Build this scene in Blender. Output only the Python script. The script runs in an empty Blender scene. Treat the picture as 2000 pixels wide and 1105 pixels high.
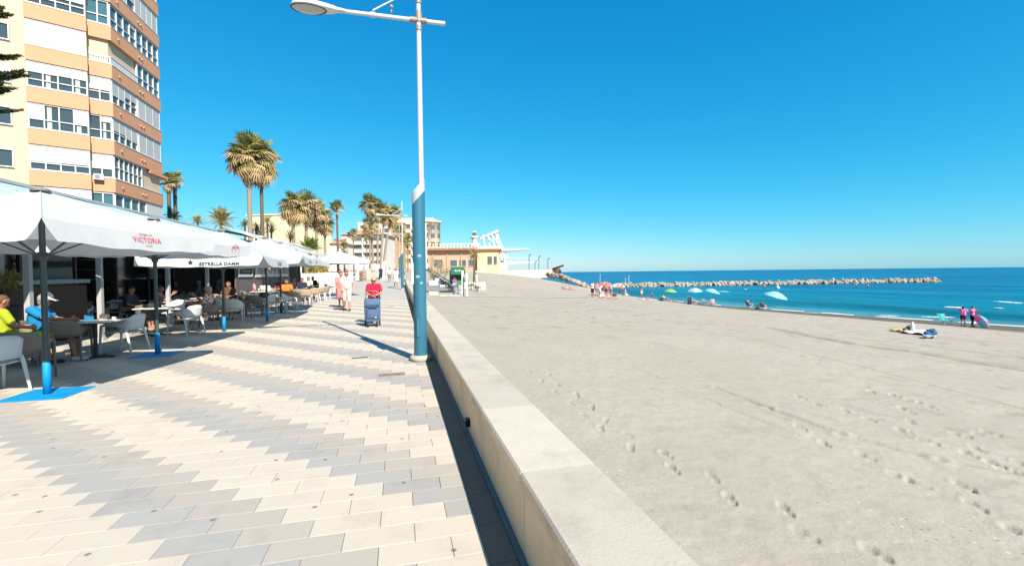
import bpy, bmesh, math, random
import numpy as np
from mathutils import Vector, Matrix
random.seed(7)
RNG = np.random.default_rng(7)
SC = bpy.context.scene
C = SC.collection
PI = math.pi
R = math.radians

# ------------------------------------------------------------------ camera, sky, sun, exposure
FPX, CX, CY = 880.0, 1000.0, 552.5
YAW, PITCH, ROLL, EYE = R(14.1), R(1.33), R(0.64), 1.6
_f = Vector((math.sin(YAW) * math.cos(PITCH), math.cos(YAW) * math.cos(PITCH), -math.sin(PITCH)))
_r0 = Vector((math.cos(YAW), -math.sin(YAW), 0))
_u0 = _r0.cross(_f)
_r = _r0 * math.cos(ROLL) - _u0 * math.sin(ROLL)
_u = _u0 * math.cos(ROLL) + _r0 * math.sin(ROLL)
cam = bpy.data.cameras.new('camera')
cam.sensor_width = 36.0
cam.lens = 36.0 * FPX / 2000.0
cam.clip_start = 0.05
cam.clip_end = 30000
camo = bpy.data.objects.new('camera', cam)
C.objects.link(camo)
M = Matrix((_r, _u, -_f)).transposed().to_4x4()
M.translation = Vector((0, 0, EYE))
camo.matrix_world = M
SC.camera = camo

SUNV = Vector((0.40, -1.06, 1.0)).normalized()
SUN_EL = math.asin(SUNV.z)
SUN_ROT = math.atan2(SUNV.x, SUNV.y)
world = bpy.data.worlds.new('World')
SC.world = world
world.use_nodes = True
nt = world.node_tree
nt.nodes.clear()
wo = nt.nodes.new('ShaderNodeOutputWorld')
bg = nt.nodes.new('ShaderNodeBackground')
sky = nt.nodes.new('ShaderNodeTexSky')
sky.sky_type = 'NISHITA'
sky.sun_disc = False
sky.sun_elevation = SUN_EL
sky.sun_rotation = SUN_ROT
sky.altitude = 0
sky.air_density = 1.0
sky.dust_density = 0.3
sky.ozone_density = 3.0
# the photograph's contrast and cold white balance: one power curve per colour channel, the same all over the sky
sp_ = nt.nodes.new('ShaderNodeSeparateColor'); cb_ = nt.nodes.new('ShaderNodeCombineColor')
nt.links.new(sky.outputs[0], sp_.inputs[0])
def _curve(i, k, p):
    m1 = nt.nodes.new('ShaderNodeMath'); m1.operation = 'POWER'; nt.links.new(sp_.outputs[i], m1.inputs[0]); m1.inputs[1].default_value = p
    m2 = nt.nodes.new('ShaderNodeMath'); m2.operation = 'MULTIPLY'; nt.links.new(m1.outputs[0], m2.inputs[0]); m2.inputs[1].default_value = k
    return m2.outputs[0]
_rc, _gc, _bc = _curve(0, .047, 2.15), _curve(1, .92, .8), _curve(2, 1.80, .55)
_mn = nt.nodes.new('ShaderNodeMath'); _mn.operation = 'MINIMUM'
nt.links.new(_rc, _mn.inputs[0]); nt.links.new(_gc, _mn.inputs[1])
nt.links.new(_mn.outputs[0], cb_.inputs[0]); nt.links.new(_gc, cb_.inputs[1]); nt.links.new(_bc, cb_.inputs[2])
nt.links.new(cb_.outputs[0], bg.inputs[0])
bg.inputs[1].default_value = 0.10
nt.links.new(bg.outputs[0], wo.inputs[0])
sun = bpy.data.lights.new('sun', 'SUN')
sun.energy = 5.0
sun.angle = R(0.53)
sun.color = (1.0, 0.90, 0.765)
suno = bpy.data.objects.new('sun', sun)
C.objects.link(suno)
suno.rotation_euler = (-SUNV).to_track_quat('-Z', 'Y').to_euler()
SC.view_settings.view_transform = 'Standard'
SC.view_settings.look = 'None'
SC.view_settings.exposure = 1.0
SC.view_settings.gamma = 1.0
SC.view_settings.use_curve_mapping = False
SC.render.engine = 'CYCLES'
SC.cycles.max_bounces = 6
SC.cycles.diffuse_bounces = 4
SC.cycles.caustics_reflective = False
SC.cycles.caustics_refractive = False

# ------------------------------------------------------------------ ground heights
def interp(x, xs, ys):
    return np.interp(x, xs, ys)

def prom_z(Y):
    return interp(Y, [-30, 10, 19, 38, 60, 100, 140, 400], [0, 0, .05, .25, .75, 2.2, 3.6, 8])

SEA = -3.6
def shore_x(Y):
    return interp(Y, [-60, 0, 26.7, 48.4, 76, 100, 140], [62, 57, 51.8, 46.3, 44, 41, 36])

_tt = np.linspace(0, 3, 600)
_pp = np.interp(_tt, [0, .02, .22, .35, .43, .55, .65, .75, .83, .9, 1.0, 1.3, 3], [-.55, -.55, -.8, -.95, -1.12, -1.72, -2.25, -2.75, -3.15, -3.38, -3.58, -4.4, -9])
_kk = np.ones(25) / 25
_pp = np.convolve(np.pad(_pp, 12, mode='edge'), _kk, mode='valid')
def sstep(a, b, x):
    t = np.clip((x - a) / (b - a), 0, 1)
    return t * t * (3 - 2 * t)
def sand_z(X, Y):
    t = X / shore_x(Y)
    z = np.interp(t, _tt, _pp)
    return z + 3.0 * sstep(42, 104, Y) * (1 - sstep(.66, 1.0, t)) 

# ------------------------------------------------------------------ picture -> world helpers (for measuring where a thing stands)
def ray(px, py):
    v = _f * FPX + _r * (px - CX) - _u * (py - CY)
    return v / FPX          # unit depth along the view axis
def P(px, py, d):
    return Vector((0, 0, EYE)) + ray(px, py) * d
def G(px, py, z=None):
    """point of the promenade (or of the level z) seen there"""
    v = ray(px, py)
    if z is not None:
        return Vector((0, 0, EYE)) + v * ((z - EYE) / v.z)
    d = 10.0
    for _ in range(40):
        p = Vector((0, 0, EYE)) + v * d
        d = (float(prom_z(p.y)) - EYE) / v.z if v.z < -1e-6 else 60
    return Vector((0, 0, EYE)) + v * d
def S(px, py, lo=2.0, hi=140.0):
    """point of the sand seen there"""
    v = ray(px, py)
    d = lo
    while d < hi:
        p = Vector((0, 0, EYE)) + v * d
        if p.z < float(sand_z(p.x, p.y)):
            break
        d += 0.05
    p.z = float(sand_z(p.x, p.y))
    return p
def depth(p):
    return (p - Vector((0, 0, EYE))).dot(_f)

# ------------------------------------------------------------------ materials
MATS = {}
ALB = .77          # all reflectances share this scale
def node(nt, t, **kw):
    n = nt.nodes.new(t)
    for k, v in kw.items():
        setattr(n, k, v)
    return n
def mat(name, col, rough=.6, spec=.3, metal=0, var=.0, vscale=8.0, bump=0.0, bscale=40.0, objvar=0.0, tone=False, emit=None,
        trans=0, alpha=1.0, stain=0.0, stscale=1.5, transl=0.0, gain=1.0):
    """principled material with mottled colour, per-object tone and fine relief"""
    if name in MATS:
        return MATS[name]
    m = bpy.data.materials.new(name)
    m.use_nodes = True
    nt = m.node_tree
    b = nt.nodes['Principled BSDF']
    L = nt.links.new
    b.inputs['Roughness'].default_value = rough
    b.inputs['Specular IOR Level'].default_value = spec
    b.inputs['Metallic'].default_value = metal
    b.inputs['Transmission Weight'].default_value = trans
    base = node(nt, 'ShaderNodeRGB')
    base.outputs[0].default_value = (*[c * ALB * gain for c in col], 1)
    out = base.outputs[0]
    tc = node(nt, 'ShaderNodeTexCoord')
    geo = node(nt, 'ShaderNodeNewGeometry')
    def mul(out, fac_socket, lo, hi):
        mr = node(nt, 'ShaderNodeMapRange')
        L(fac_socket, mr.inputs[0])
        mr.inputs[3].default_value = lo
        mr.inputs[4].default_value = hi
        mx = node(nt, 'ShaderNodeMix', data_type='RGBA', blend_type='MULTIPLY')
        mx.inputs[0].default_value = 1
        L(out, mx.inputs[6])
        L(mr.outputs[0], mx.inputs[7])
        return mx.outputs[2]
    if var:
        n = node(nt, 'ShaderNodeTexNoise')
        n.inputs['Scale'].default_value = vscale
        n.inputs['Detail'].default_value = 6
        n.inputs['Roughness'].default_value = .65
        L(geo.outputs['Position'], n.inputs['Vector'])
        out = mul(out, n.outputs[0], 1 - var * 1.6, 1 + var * 1.6)
    if stain:
        n = node(nt, 'ShaderNodeTexNoise')
        n.inputs['Scale'].default_value = stscale
        n.inputs['Detail'].default_value = 8
        n.inputs['Roughness'].default_value = .7
        L(geo.outputs['Position'], n.inputs['Vector'])
        mr = node(nt, 'ShaderNodeMapRange')
        L(n.outputs[0], mr.inputs[0])
        mr.inputs[1].default_value = .52
        mr.inputs[2].default_value = .75
        out = mul(out, mr.outputs[0], 1, 1 - stain)
    if objvar:
        oi = node(nt, 'ShaderNodeObjectInfo')
        out = mul(out, oi.outputs['Random'], 1 - objvar, 1 + objvar)
    if tone:
        at = node(nt, 'ShaderNodeAttribute', attribute_name='tone')
        out = mul(out, at.outputs['Fac'], 0.0, 2.0)
    L(out, b.inputs['Base Color'])
    if bump:
        n = node(nt, 'ShaderNodeTexNoise')
        n.inputs['Scale'].default_value = bscale
        n.inputs['Detail'].default_value = 5
        L(geo.outputs['Position'], n.inputs['Vector'])
        bp = node(nt, 'ShaderNodeBump')
        bp.inputs['Strength'].default_value = min(1, bump)
        bp.inputs['Distance'].default_value = .02
        L(n.outputs[0], bp.inputs['Height'])
        L(bp.outputs[0], b.inputs['Normal'])
    if emit:
        b.inputs['Emission Color'].default_value = (*emit, 1)
        b.inputs['Emission Strength'].default_value = 1
    if transl:
        # thin cloth or leaf: some light comes through
        o = nt.nodes['Material Output']
        tr = node(nt, 'ShaderNodeBsdfTranslucent')
        L(out, tr.inputs[0])
        mx = node(nt, 'ShaderNodeMixShader')
        mx.inputs[0].default_value = transl
        L(b.outputs[0], mx.inputs[1])
        L(tr.outputs[0], mx.inputs[2])
        L(mx.outputs[0], o.inputs[0])
    MATS[name] = m
    return m

# ------------------------------------------------------------------ mesh building
class MB:
    def __init__(s):
        s.v, s.f, s.mi, s.sm = [], [], [], []
    def add(s, vs, fs, mi=0, smooth=False):
        o = len(s.v)
        s.v += [tuple(p) for p in vs]
        for f in fs:
            s.f.append([o + i for i in f])
            s.mi.append(mi)
            s.sm.append(smooth)
        return s
    def box(s, c, d, rz=0, mi=0, rot=None):
        x, y, z = d[0] / 2, d[1] / 2, d[2] / 2
        vs = [Vector(p) for p in ((-x, -y, -z), (x, -y, -z), (x, y, -z), (-x, y, -z), (-x, -y, z), (x, -y, z), (x, y, z), (-x, y, z))]
        if rot is None and rz:
            rot = Matrix.Rotation(rz, 3, 'Z')
        if rot is not None:
            vs = [rot @ v for v in vs]
        c = Vector(c)
        return s.add([v + c for v in vs], [(0, 3, 2, 1), (4, 5, 6, 7), (0, 1, 5, 4), (1, 2, 6, 5), (2, 3, 7, 6), (3, 0, 4, 7)], mi)
    def slab(s, x0, x1, y0, y1, z0, z1, ch=.004, mi=0):
        """box with a chamfered top"""
        vs = [(x0, y0, z0), (x1, y0, z0), (x1, y1, z0), (x0, y1, z0), (x0, y0, z1 - ch), (x1, y0, z1 - ch), (x1, y1, z1 - ch), (x0, y1, z1 - ch),
              (x0 + ch, y0 + ch, z1), (x1 - ch, y0 + ch, z1), (x1 - ch, y1 - ch, z1), (x0 + ch, y1 - ch, z1)]
        fs = [(0, 1, 5, 4), (1, 2, 6, 5), (2, 3, 7, 6), (3, 0, 4, 7), (4, 5, 9, 8), (5, 6, 10, 9), (6, 7, 11, 10), (7, 4, 8, 11), (8, 9, 10, 11)]
        return s.add(vs, fs, mi)
    def tube(s, pts, rs, n=8, mi=0, cap=True, smooth=True, up=None):
        pts = [Vector(p) for p in pts]
        if not hasattr(rs, '__len__'):
            rs = [rs] * len(pts)
        vs, fs = [], []
        a = None
        for i, p in enumerate(pts):
            t = (pts[min(i + 1, len(pts) - 1)] - pts[max(i - 1, 0)])
            t = t.normalized() if t.length > 1e-9 else Vector((0, 0, 1))
            if a is None:
                a = t.orthogonal().normalized() if up is None else (Vector(up) - t * t.dot(Vector(up))).normalized()
            else:
                a = (a - t * t.dot(a)).normalized()
            b = t.cross(a)
            r = rs[i]
            ra, rb = (r if hasattr(r, '__len__') else (r, r))
            for k in range(n):
                w = 2 * PI * k / n
                vs.append(p + a * math.cos(w) * ra + b * math.sin(w) * rb)
        m = len(pts)
        for i in range(m - 1):
            for k in range(n):
                fs.append((i * n + k, i * n + (k + 1) % n, (i + 1) * n + (k + 1) % n, (i + 1) * n + k))
        s.add(vs, fs, mi, smooth)
        if cap:
            s.add(vs[:n], [tuple(range(n - 1, -1, -1))], mi)
            s.add(vs[-n:], [tuple(range(n))], mi)
        return s
    def lathe(s, prof, n=16, c=(0, 0, 0), mi=0, smooth=True):
        vs, fs = [], []
        c = Vector(c)
        for r, z in prof:
            for k in range(n):
                w = 2 * PI * k / n
                vs.append(c + Vector((r * math.cos(w), r * math.sin(w), z)))
        for i in range(len(prof) - 1):
            for k in range(n):
                fs.append((i * n + k, i * n + (k + 1) % n, (i + 1) * n + (k + 1) % n, (i + 1) * n + k))
        return s.add(vs, fs, mi, smooth)
    def capsule(s, a, b, ra, rb, n=10, mi=0, flat=1.0, up=None):
        """tapered round-ended limb"""
        a, b = Vector(a), Vector(b)
        t = b - a
        L_ = t.length
        t = t / L_ if L_ > 1e-6 else Vector((0, 0, 1))
        pts, rs = [], []
        for k in range(0, 4):
            w = PI / 2 * k / 4
            pts.append(a - t * ra * math.cos(w)); rs.append(max(ra * math.sin(w), ra * .02))
        pts.append(a); rs.append(ra)
        pts.append(b); rs.append(rb)
        for k in range(1, 5):
            w = PI / 2 * k / 4
            pts.append(b + t * rb * math.sin(w)); rs.append(max(rb * math.cos(w), rb * .02))
        rs = [(r, r * flat) for r in rs]
        # keep the tangent straight
        vs, fs = [], []
        x = t.orthogonal().normalized() if up is None else (Vector(up) - t * t.dot(Vector(up))).normalized()
        y = t.cross(x)
        for p, r in zip(pts, rs):
            for k in range(n):
                w = 2 * PI * k / n
                vs.append(p + x * math.cos(w) * r[0] + y * math.sin(w) * r[1])
        m = len(pts)
        for i in range(m - 1):
            for k in range(n):
                fs.append((i * n + k, i * n + (k + 1) % n, (i + 1) * n + (k + 1) % n, (i + 1) * n + k))
        fs.append(tuple(range(n - 1, -1, -1)))
        fs.append(tuple((m - 1) * n + k for k in range(n)))
        return s.add(vs, fs, mi, True)
    def quad(s, *ps, mi=0, smooth=False):
        return s.add(ps, [tuple(range(len(ps)))], mi, smooth)
    def prism(s, poly, z0, z1, mi=0):
        n = len(poly)
        vs = [(x, y, z0) for x, y in poly] + [(x, y, z1) for x, y in poly]
        fs = [tuple(range(n - 1, -1, -1)), tuple(range(n, 2 * n))] + [(i, (i + 1) % n, n + (i + 1) % n, n + i) for i in range(n)]
        return s.add(vs, fs, mi)
    def sheet(s, grid, mi=0, smooth=True, thick=0.0, closed=False):
        """grid[i][j] of points; thick gives it a back"""
        a, b = len(grid), len(grid[0])
        vs = [p for row in grid for p in row]
        fs = [(i * b + j, i * b + j + 1, (i + 1) * b + j + 1, (i + 1) * b + j) for i in range(a - 1) for j in range(b - 1)]
        if thick:
            nrm = [Vector((0, 0, 0)) for _ in vs]
            for f in fs:
                q = [Vector(vs[i]) for i in f]
                n_ = (q[2] - q[0]).cross(q[3] - q[1])
                for i in f:
                    nrm[i] += n_
            back = [Vector(v) - n_.normalized() * thick if n_.length > 0 else Vector(v) for v, n_ in zip(vs, nrm)]
            o = len(vs)
            edge = [i for i in range(b)] + [i * b + b - 1 for i in range(1, a)] + [(a - 1) * b + j for j in range(b - 2, -1, -1)] + [i * b for i in range(a - 2, 0, -1)]
            fb = [tuple(o + i for i in reversed(f)) for f in fs]
            fe = [(edge[(k + 1) % len(edge)], edge[k], o + edge[k], o + edge[(k + 1) % len(edge)]) for k in range(len(edge))]
            s.add(list(vs) + back, fs + fb + fe, mi, smooth)
            return s
        return s.add(vs, fs, mi, smooth)
    def mesh(s, name, mats):
        me = bpy.data.meshes.new(name)
        me.from_pydata([tuple(v) for v in s.v], [], s.f)
        mats = mats if isinstance(mats, (list, tuple)) else [mats]
        for m in mats:
            me.materials.append(m)
        me.polygons.foreach_set('material_index', s.mi)
        me.polygons.foreach_set('use_smooth', s.sm)
        me.update()
        return me
    def build(s, name, mats, parent=None, loc=None, **tags):
        return link(name, s.mesh(name, mats), parent, loc, **tags)

def link(name, me, parent=None, loc=None, rz=0, label=None, cat=None, group=None, kind=None):
    o = bpy.data.objects.new(name, me)
    C.objects.link(o)
    if parent is not None:
        o.parent = parent
    if loc is not None:
        o.location = loc
    if rz:
        o.rotation_euler = (0, 0, rz)
    tag(o, label, cat, group, kind)
    return o
def tag(o, label=None, cat=None, group=None, kind=None):
    for k, v in (('label', label), ('category', cat), ('group', group), ('kind', kind)):
        if v:
            o[k] = v
    return o
def thing(name, label, cat, loc=(0, 0, 0), rz=0, group=None):
    return link(name, None, None, loc, rz, label, cat, group)
def kids(o):
    return [c for c in C.objects if c.parent == o]
def dup(tree, loc, rz=0, label=None, group=None, scale=None):
    """tree = (root, [(part, [sub-parts])]); a copy of the thing with copies of all its parts"""
    root, parts = tree
    r = root.copy(); C.objects.link(r)
    r.location = loc; r.rotation_euler = (0, 0, rz)
    if scale:
        r.scale = scale if hasattr(scale, '__len__') else (scale,) * 3
    if label:
        r['label'] = label
    if group:
        r['group'] = group
    for p, subs in parts:
        c = p.copy(); C.objects.link(c); c.parent = r
        for q in subs:
            d = q.copy(); C.objects.link(d); d.parent = c
    return r
def tree_of(root):
    ch = {}
    for o in C.objects:
        if o.parent is not None:
            ch.setdefault(o.parent.name, []).append(o)
    return (root, [(p, ch.get(p.name, [])) for p in ch.get(root.name, [])])
def sub(mb, name, mats, parent, **k):
    return mb.build(name, mats, parent, **k)
def set_tone(me, tones):
    a = me.attributes.new('tone', 'FLOAT', 'FACE')
    a.data.foreach_set('value', np.asarray(tones, dtype=np.float32))
def text_obj(name, txt, size, material, parent, loc, right, up, depth=.002, spacing=1.0, bold=0.0):
    """flat lettering lying in the plane right x up"""
    cu = bpy.data.curves.new(name, 'FONT')
    cu.body = txt
    cu.size = size
    cu.align_x = 'CENTER'
    cu.align_y = 'CENTER'
    cu.extrude = depth / 2
    cu.space_character = spacing
    cu.offset = bold
    cu.resolution_u = 3
    cu.materials.append(material)
    o = bpy.data.objects.new(name, cu)
    C.objects.link(o)
    right = Vector(right).normalized(); up = Vector(up).normalized()
    n_ = right.cross(up).normalized()
    up = n_.cross(right)
    m = Matrix((right, up, n_)).transposed().to_4x4()
    m.translation = Vector(loc)
    dg = bpy.context.evaluated_depsgraph_get()
    me = bpy.data.meshes.new_from_object(o.evaluated_get(dg))
    C.objects.unlink(o)
    bpy.data.objects.remove(o)
    o = bpy.data.objects.new(name, me)
    C.objects.link(o)
    if parent is not None:
        o.parent = parent
    o.matrix_local = m
    return o

# value noise on arrays
def vnoise(X, Y, scale, seed):
    r = np.random.default_rng(seed)
    T = r.random((128, 128))
    x, y = X / scale, Y / scale
    xi, yi = np.floor(x).astype(int), np.floor(y).astype(int)
    fx, fy = x - xi, y - yi
    fx = fx * fx * (3 - 2 * fx); fy = fy * fy * (3 - 2 * fy)
    a = T[xi % 128, yi % 128]; b = T[(xi + 1) % 128, yi % 128]; c = T[xi % 128, (yi + 1) % 128]; d = T[(xi + 1) % 128, (yi + 1) % 128]
    return (a * (1 - fx) + b * fx) * (1 - fy) + (c * (1 - fx) + d * fx) * fy - .5
def np_mesh(name, V, F, mats, smooth=True):
    me = bpy.data.meshes.new(name)
    V = np.asarray(V, dtype=np.float32); F = np.asarray(F, dtype=np.int32)
    me.vertices.add(len(V)); me.vertices.foreach_set('co', V.ravel())
    me.loops.add(F.size); me.loops.foreach_set('vertex_index', F.ravel())
    me.polygons.add(len(F))
    me.polygons.foreach_set('loop_start', np.arange(0, F.size, F.shape[1], dtype=np.int32))
    me.polygons.foreach_set('loop_total', np.full(len(F), F.shape[1], dtype=np.int32))
    for m in (mats if isinstance(mats, (list, tuple)) else [mats]):
        me.materials.append(m)
    me.update(calc_edges=True)
    me.polygons.foreach_set('use_smooth', np.full(len(F), smooth))
    me.validate()
    return me
# ------------------------------------------------------------------ sand, sea, far ground
def sand_material():
    m = bpy.data.materials.new('beach sand')
    m.use_nodes = True
    nt = m.node_tree; L = nt.links.new
    b = nt.nodes['Principled BSDF']
    b.inputs['Roughness'].default_value = .95
    b.inputs['Specular IOR Level'].default_value = .12
    geo = node(nt, 'ShaderNodeNewGeometry')
    def noise(scale, det=6, rough=.6):
        n = node(nt, 'ShaderNodeTexNoise')
        n.inputs['Scale'].default_value = scale; n.inputs['Detail'].default_value = det; n.inputs['Roughness'].default_value = rough
        L(geo.outputs['Position'], n.inputs['Vector'])
        return n.outputs[0]
    def rng(s, a, b_, lo, hi):
        r = node(nt, 'ShaderNodeMapRange')
        L(s, r.inputs[0])
        for i, v in enumerate((a, b_, lo, hi)):
            r.inputs[i + 1].default_value = v
        return r.outputs[0]
    def mixc(f, a, b_, mode='MIX'):
        x = node(nt, 'ShaderNodeMix', data_type='RGBA', blend_type=mode)
        if isinstance(f, float): x.inputs[0].default_value = f
        else: L(f, x.inputs[0])
        for i, v in ((6, a), (7, b_)):
            if isinstance(v, tuple): x.inputs[i].default_value = (*v, 1)
            else: L(v, x.inputs[i])
        return x.outputs[2]
    col = mixc(rng(noise(.35, 4), .35, .65, 0, 1), (.335, .305, .256), (.378, .347, .294))
    col = mixc(rng(noise(5, 8, .75), .3, .7, 0, 1), col, (.30, .270, .222))
    col = mixc(rng(noise(38, 4, .7), .56, .70, 0, .17), col, (.185, .16, .125))
    mm0 = node(nt, 'ShaderNodeMath', operation='MULTIPLY'); L(rng(noise(13, 5, .7), .56, .68, 0, .32), mm0.inputs[0]); L(rng(noise(.6, 4), .42, .6, .25, 1), mm0.inputs[1])
    col = mixc(mm0.outputs[0], col, (.20, .172, .13))
    # grains: dark and pale specks, bits of shell
    g = noise(160, 3, .8)
    col = mixc(rng(g, .60, .72, 0, .45), col, (.19, .16, .125))
    col = mixc(rng(noise(110, 2, .7), .64, .72, 0, .8), col, (.54, .51, .45))
    v = node(nt, 'ShaderNodeTexVoronoi', voronoi_dimensions='2D'); v.inputs['Scale'].default_value = 7; v.inputs['Randomness'].default_value = 1
    L(geo.outputs['Position'], v.inputs['Vector'])
    sp = rng(v.outputs['Distance'], .07, .11, 1, 0)
    mk = rng(noise(.5, 3), .55, .66, 0, .7)
    mm = node(nt, 'ShaderNodeMath', operation='MULTIPLY'); L(sp, mm.inputs[0]); L(mk, mm.inputs[1])
    col = mixc(mm.outputs[0], col, mixc(rng(v.outputs['Color'], .3, .6, 0, 1), (.58, .56, .50), (.11, .09, .07)))
    at = node(nt, 'ShaderNodeAttribute', attribute_name='churn')
    col = mixc(rng(at.outputs['Fac'], 0, 1, 0, .75), col, (.165, .138, .10))
    # wet sand near the water line
    sx = node(nt, 'ShaderNodeSeparateXYZ'); L(geo.outputs['Position'], sx.inputs[0])
    ad = node(nt, 'ShaderNodeMath', operation='MULTIPLY_ADD'); L(noise(.25, 4), ad.inputs[0]); ad.inputs[1].default_value = .9; L(sx.outputs[2], ad.inputs[2])
    wet = rng(ad.outputs[0], SEA + .78, SEA + 1.05, 1, 0)
    col = mixc(wet, col, (.125, .095, .065))
    L(col, b.inputs['Base Color'])
    L(rng(wet, 0, 1, .95, .6), b.inputs['Roughness'])
    bp = node(nt, 'ShaderNodeBump'); bp.inputs['Strength'].default_value = .42; bp.inputs['Distance'].default_value = .012
    L(noise(55, 8, .75), bp.inputs['Height'])
    bp2 = node(nt, 'ShaderNodeBump'); bp2.inputs['Strength'].default_value = .32; bp2.inputs['Distance'].default_value = .05
    L(noise(7, 6, .65), bp2.inputs['Height']); L(bp.outputs[0], bp2.inputs['Normal'])
    L(bp2.outputs[0], b.inputs['Normal'])
    return m

def seg_dist(X, Y, a, b):
    ax, ay = a; dx, dy = b[0] - a[0], b[1] - a[1]
    l2 = dx * dx + dy * dy
    t = np.clip(((X - ax) * dx + (Y - ay) * dy) / l2, 0, 1)
    return np.hypot(X - ax - t * dx, Y - ay - t * dy), t

def build_sand():
    az = np.concatenate([np.linspace(-3, 72, 640), np.linspace(74, 170, 40)])
    rr = 1.0 * np.exp(np.linspace(0, math.log(150), 560))
    A, RR = np.meshgrid(np.radians(az), rr)
    X, Y = RR * np.sin(A), RR * np.cos(A)
    Z = sand_z(X, Y)
    near = np.clip(14 / RR, .12, 1)
    churn = np.zeros_like(X)
    # wind ripples, trampled hollows, low undulation
    w = vnoise(X, Y, 2.3, 1)
    Z += .05 * vnoise(X, Y, 3.5, 2) * np.clip(1.3 - near, .5, 1) + .012 * vnoise(X, Y, 1.1, 3) + .009 * vnoise(X, Y, .42, 4) + .005 * vnoise(X, Y, .17, 5) + .003 * vnoise(X, Y, .07, 55)
    trod = np.clip(vnoise(X, Y, 6, 6) + .22 + .35 * sstep(6, 16, X) * sstep(30, 14, Y), 0, .6) / .6
    h = vnoise(X, Y, .33, 7)
    Z -= trod * .05 * np.clip(h - .12, 0, 1)
    churn += trod * .8 * np.clip(h - .2, 0, .3) / .3
    h2 = vnoise(X, Y * .5, .8, 77)
    churn += np.clip(h2 - .30, 0, .2) / .2 * .5 * sstep(9, 20, RR)
    # footprints
    def fp(x, y, ang, ln=.25, wd=.098, dp=.04):
        m = (np.abs(X - x) < .35) & (np.abs(Y - y) < .35)
        if not m.any():
            return
        dx, dy = X[m] - x, Y[m] - y
        u = dx * math.sin(ang) + dy * math.cos(ang)
        v = dx * math.cos(ang) - dy * math.sin(ang)
        e1 = np.hypot((u - ln * .2) / (ln * .32), v / (wd * .5))
        e2 = np.hypot((u + ln * .3) / (ln * .22), v / (wd * .38))
        e = np.minimum(e1, e2)
        Z[m] += -dp * .9 * (1 - sstep(.6, 1.12, e)) + dp * .14 * np.exp(-((e - 1.4) / .28) ** 2)
        churn[m] = np.maximum(churn[m], 14 * dp * (1 - sstep(.5, 1.1, e)))
    t1 = [(320, 205), (375, 248), (410, 220), (438, 300), (452, 268), (515, 355), (538, 318), (572, 410), (608, 372), (650, 470), (672, 430), (790, 560), (778, 498), (985, 660), (952, 592), (1250, 790), (1170, 700)]
    pts = [(900 + x * .4208, 640 + y * .4208) for x, y in t1]
    pts += [(1400 + x * .4208, 640 + y * .4208) for x, y in ((410, 970), (320, 845), (740, 1050), (390, 465), (500, 540), (690, 600), (1150, 735), (1200, 830), (600, 385), (710, 430), (870, 480), (980, 530), (1170, 590), (1210, 565), (1290, 640), (1330, 650), (720, 295), (830, 315), (910, 340), (870, 375), (1000, 370), (1270, 490), (1130, 500), (1230, 500), (850, 690), (930, 720), (390, 320), (480, 355), (1400, 950), (1420, 640))]
    for px, py in pts:
        q = S(px, py)
        fp(q.x, q.y, R(12) + random.uniform(-.35, .35), dp=random.uniform(.016, .034))
    r = random.Random(3)
    for k in range(20):                       # wandering tracks
        x, y, a = r.uniform(7, 34), r.uniform(3, 46), r.choice([r.uniform(-.5, .5), r.uniform(.6, 1.6)])
        for s in range(r.randint(6, 16)):
            sd = .11 if s % 2 else -.11
            if x > 1.6:
                fp(x + sd * math.cos(a), y - sd * math.sin(a), a + r.uniform(-.2, .2), dp=r.uniform(.006, .02), wd=r.uniform(.08, .11))
            x += .62 * math.sin(a); y += .62 * math.cos(a); a += r.uniform(-.12, .12)
    # wheel tracks of the beach cleaner
    def track(pix, width, dep, ch):
        q = [S(*p) for p in pix]
        for a, b in zip(q, q[1:]):
            d, t = seg_dist(X, Y, (a.x, a.y), (b.x, b.y))
            d = d + .04 * vnoise(X, Y, .5, 9)
            k = np.exp(-(d / width) ** 2)
            Z.__isub__(dep * k * (1 + .8 * vnoise(X, Y, .2, 10)))
            Z.__iadd__(dep * .5 * np.exp(-((d - width * 2) / width) ** 2))
            np.maximum(churn, ch * k * (.75 + 1.0 * vnoise(X, Y, .6, 11)), out=churn)
    track([(1395, 757), (1500, 797), (1640, 848), (1835, 901), (1990, 925)], .05, .03, .6)
    track([(1500, 640), (1640, 668), (1800, 690), (1999, 722)], .22, .035, .85)
    track([(1560, 655), (1760, 668), (1999, 700)], .12, .03, .7)
    track([(1600, 640), (1800, 660), (1999, 672)], .10, .03, .5)
    track([(1330, 640), (1480, 665), (1700, 720), (1999, 800)], .05, .02, .45)
    track([(1180, 690), (1280, 735), (1400, 790), (1560, 850)], .03, .012, .3)
    track([(900, 592), (1060, 590), (1150, 597)], .15, .03, .6)
    track([(960, 566), (1100, 575), (1240, 590)], .10, .03, .5)
    n, mcols = X.shape
    idx = np.arange(n * mcols).reshape(n, mcols)
    F = np.stack([idx[:-1, :-1], idx[:-1, 1:], idx[1:, 1:], idx[1:, :-1]], -1).reshape(-1, 4)[:, ::-1]
    keep = (X.ravel()[F] > .95).all(1) & (Z.ravel()[F] > SEA - 1.5).any(1)
    F = F[keep]
    used = np.unique(F)
    remap = np.full(n * mcols, -1); remap[used] = np.arange(len(used))
    V = np.stack([X.ravel(), Y.ravel(), Z.ravel()], -1)[used]
    me = np_mesh('beach', V, remap[F], sand_material())
    at = me.attributes.new('churn', 'FLOAT', 'POINT')
    at.data.foreach_set('value', churn.ravel()[used].astype(np.float32))
    link('beach', me, kind='structure')
build_sand()

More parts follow.
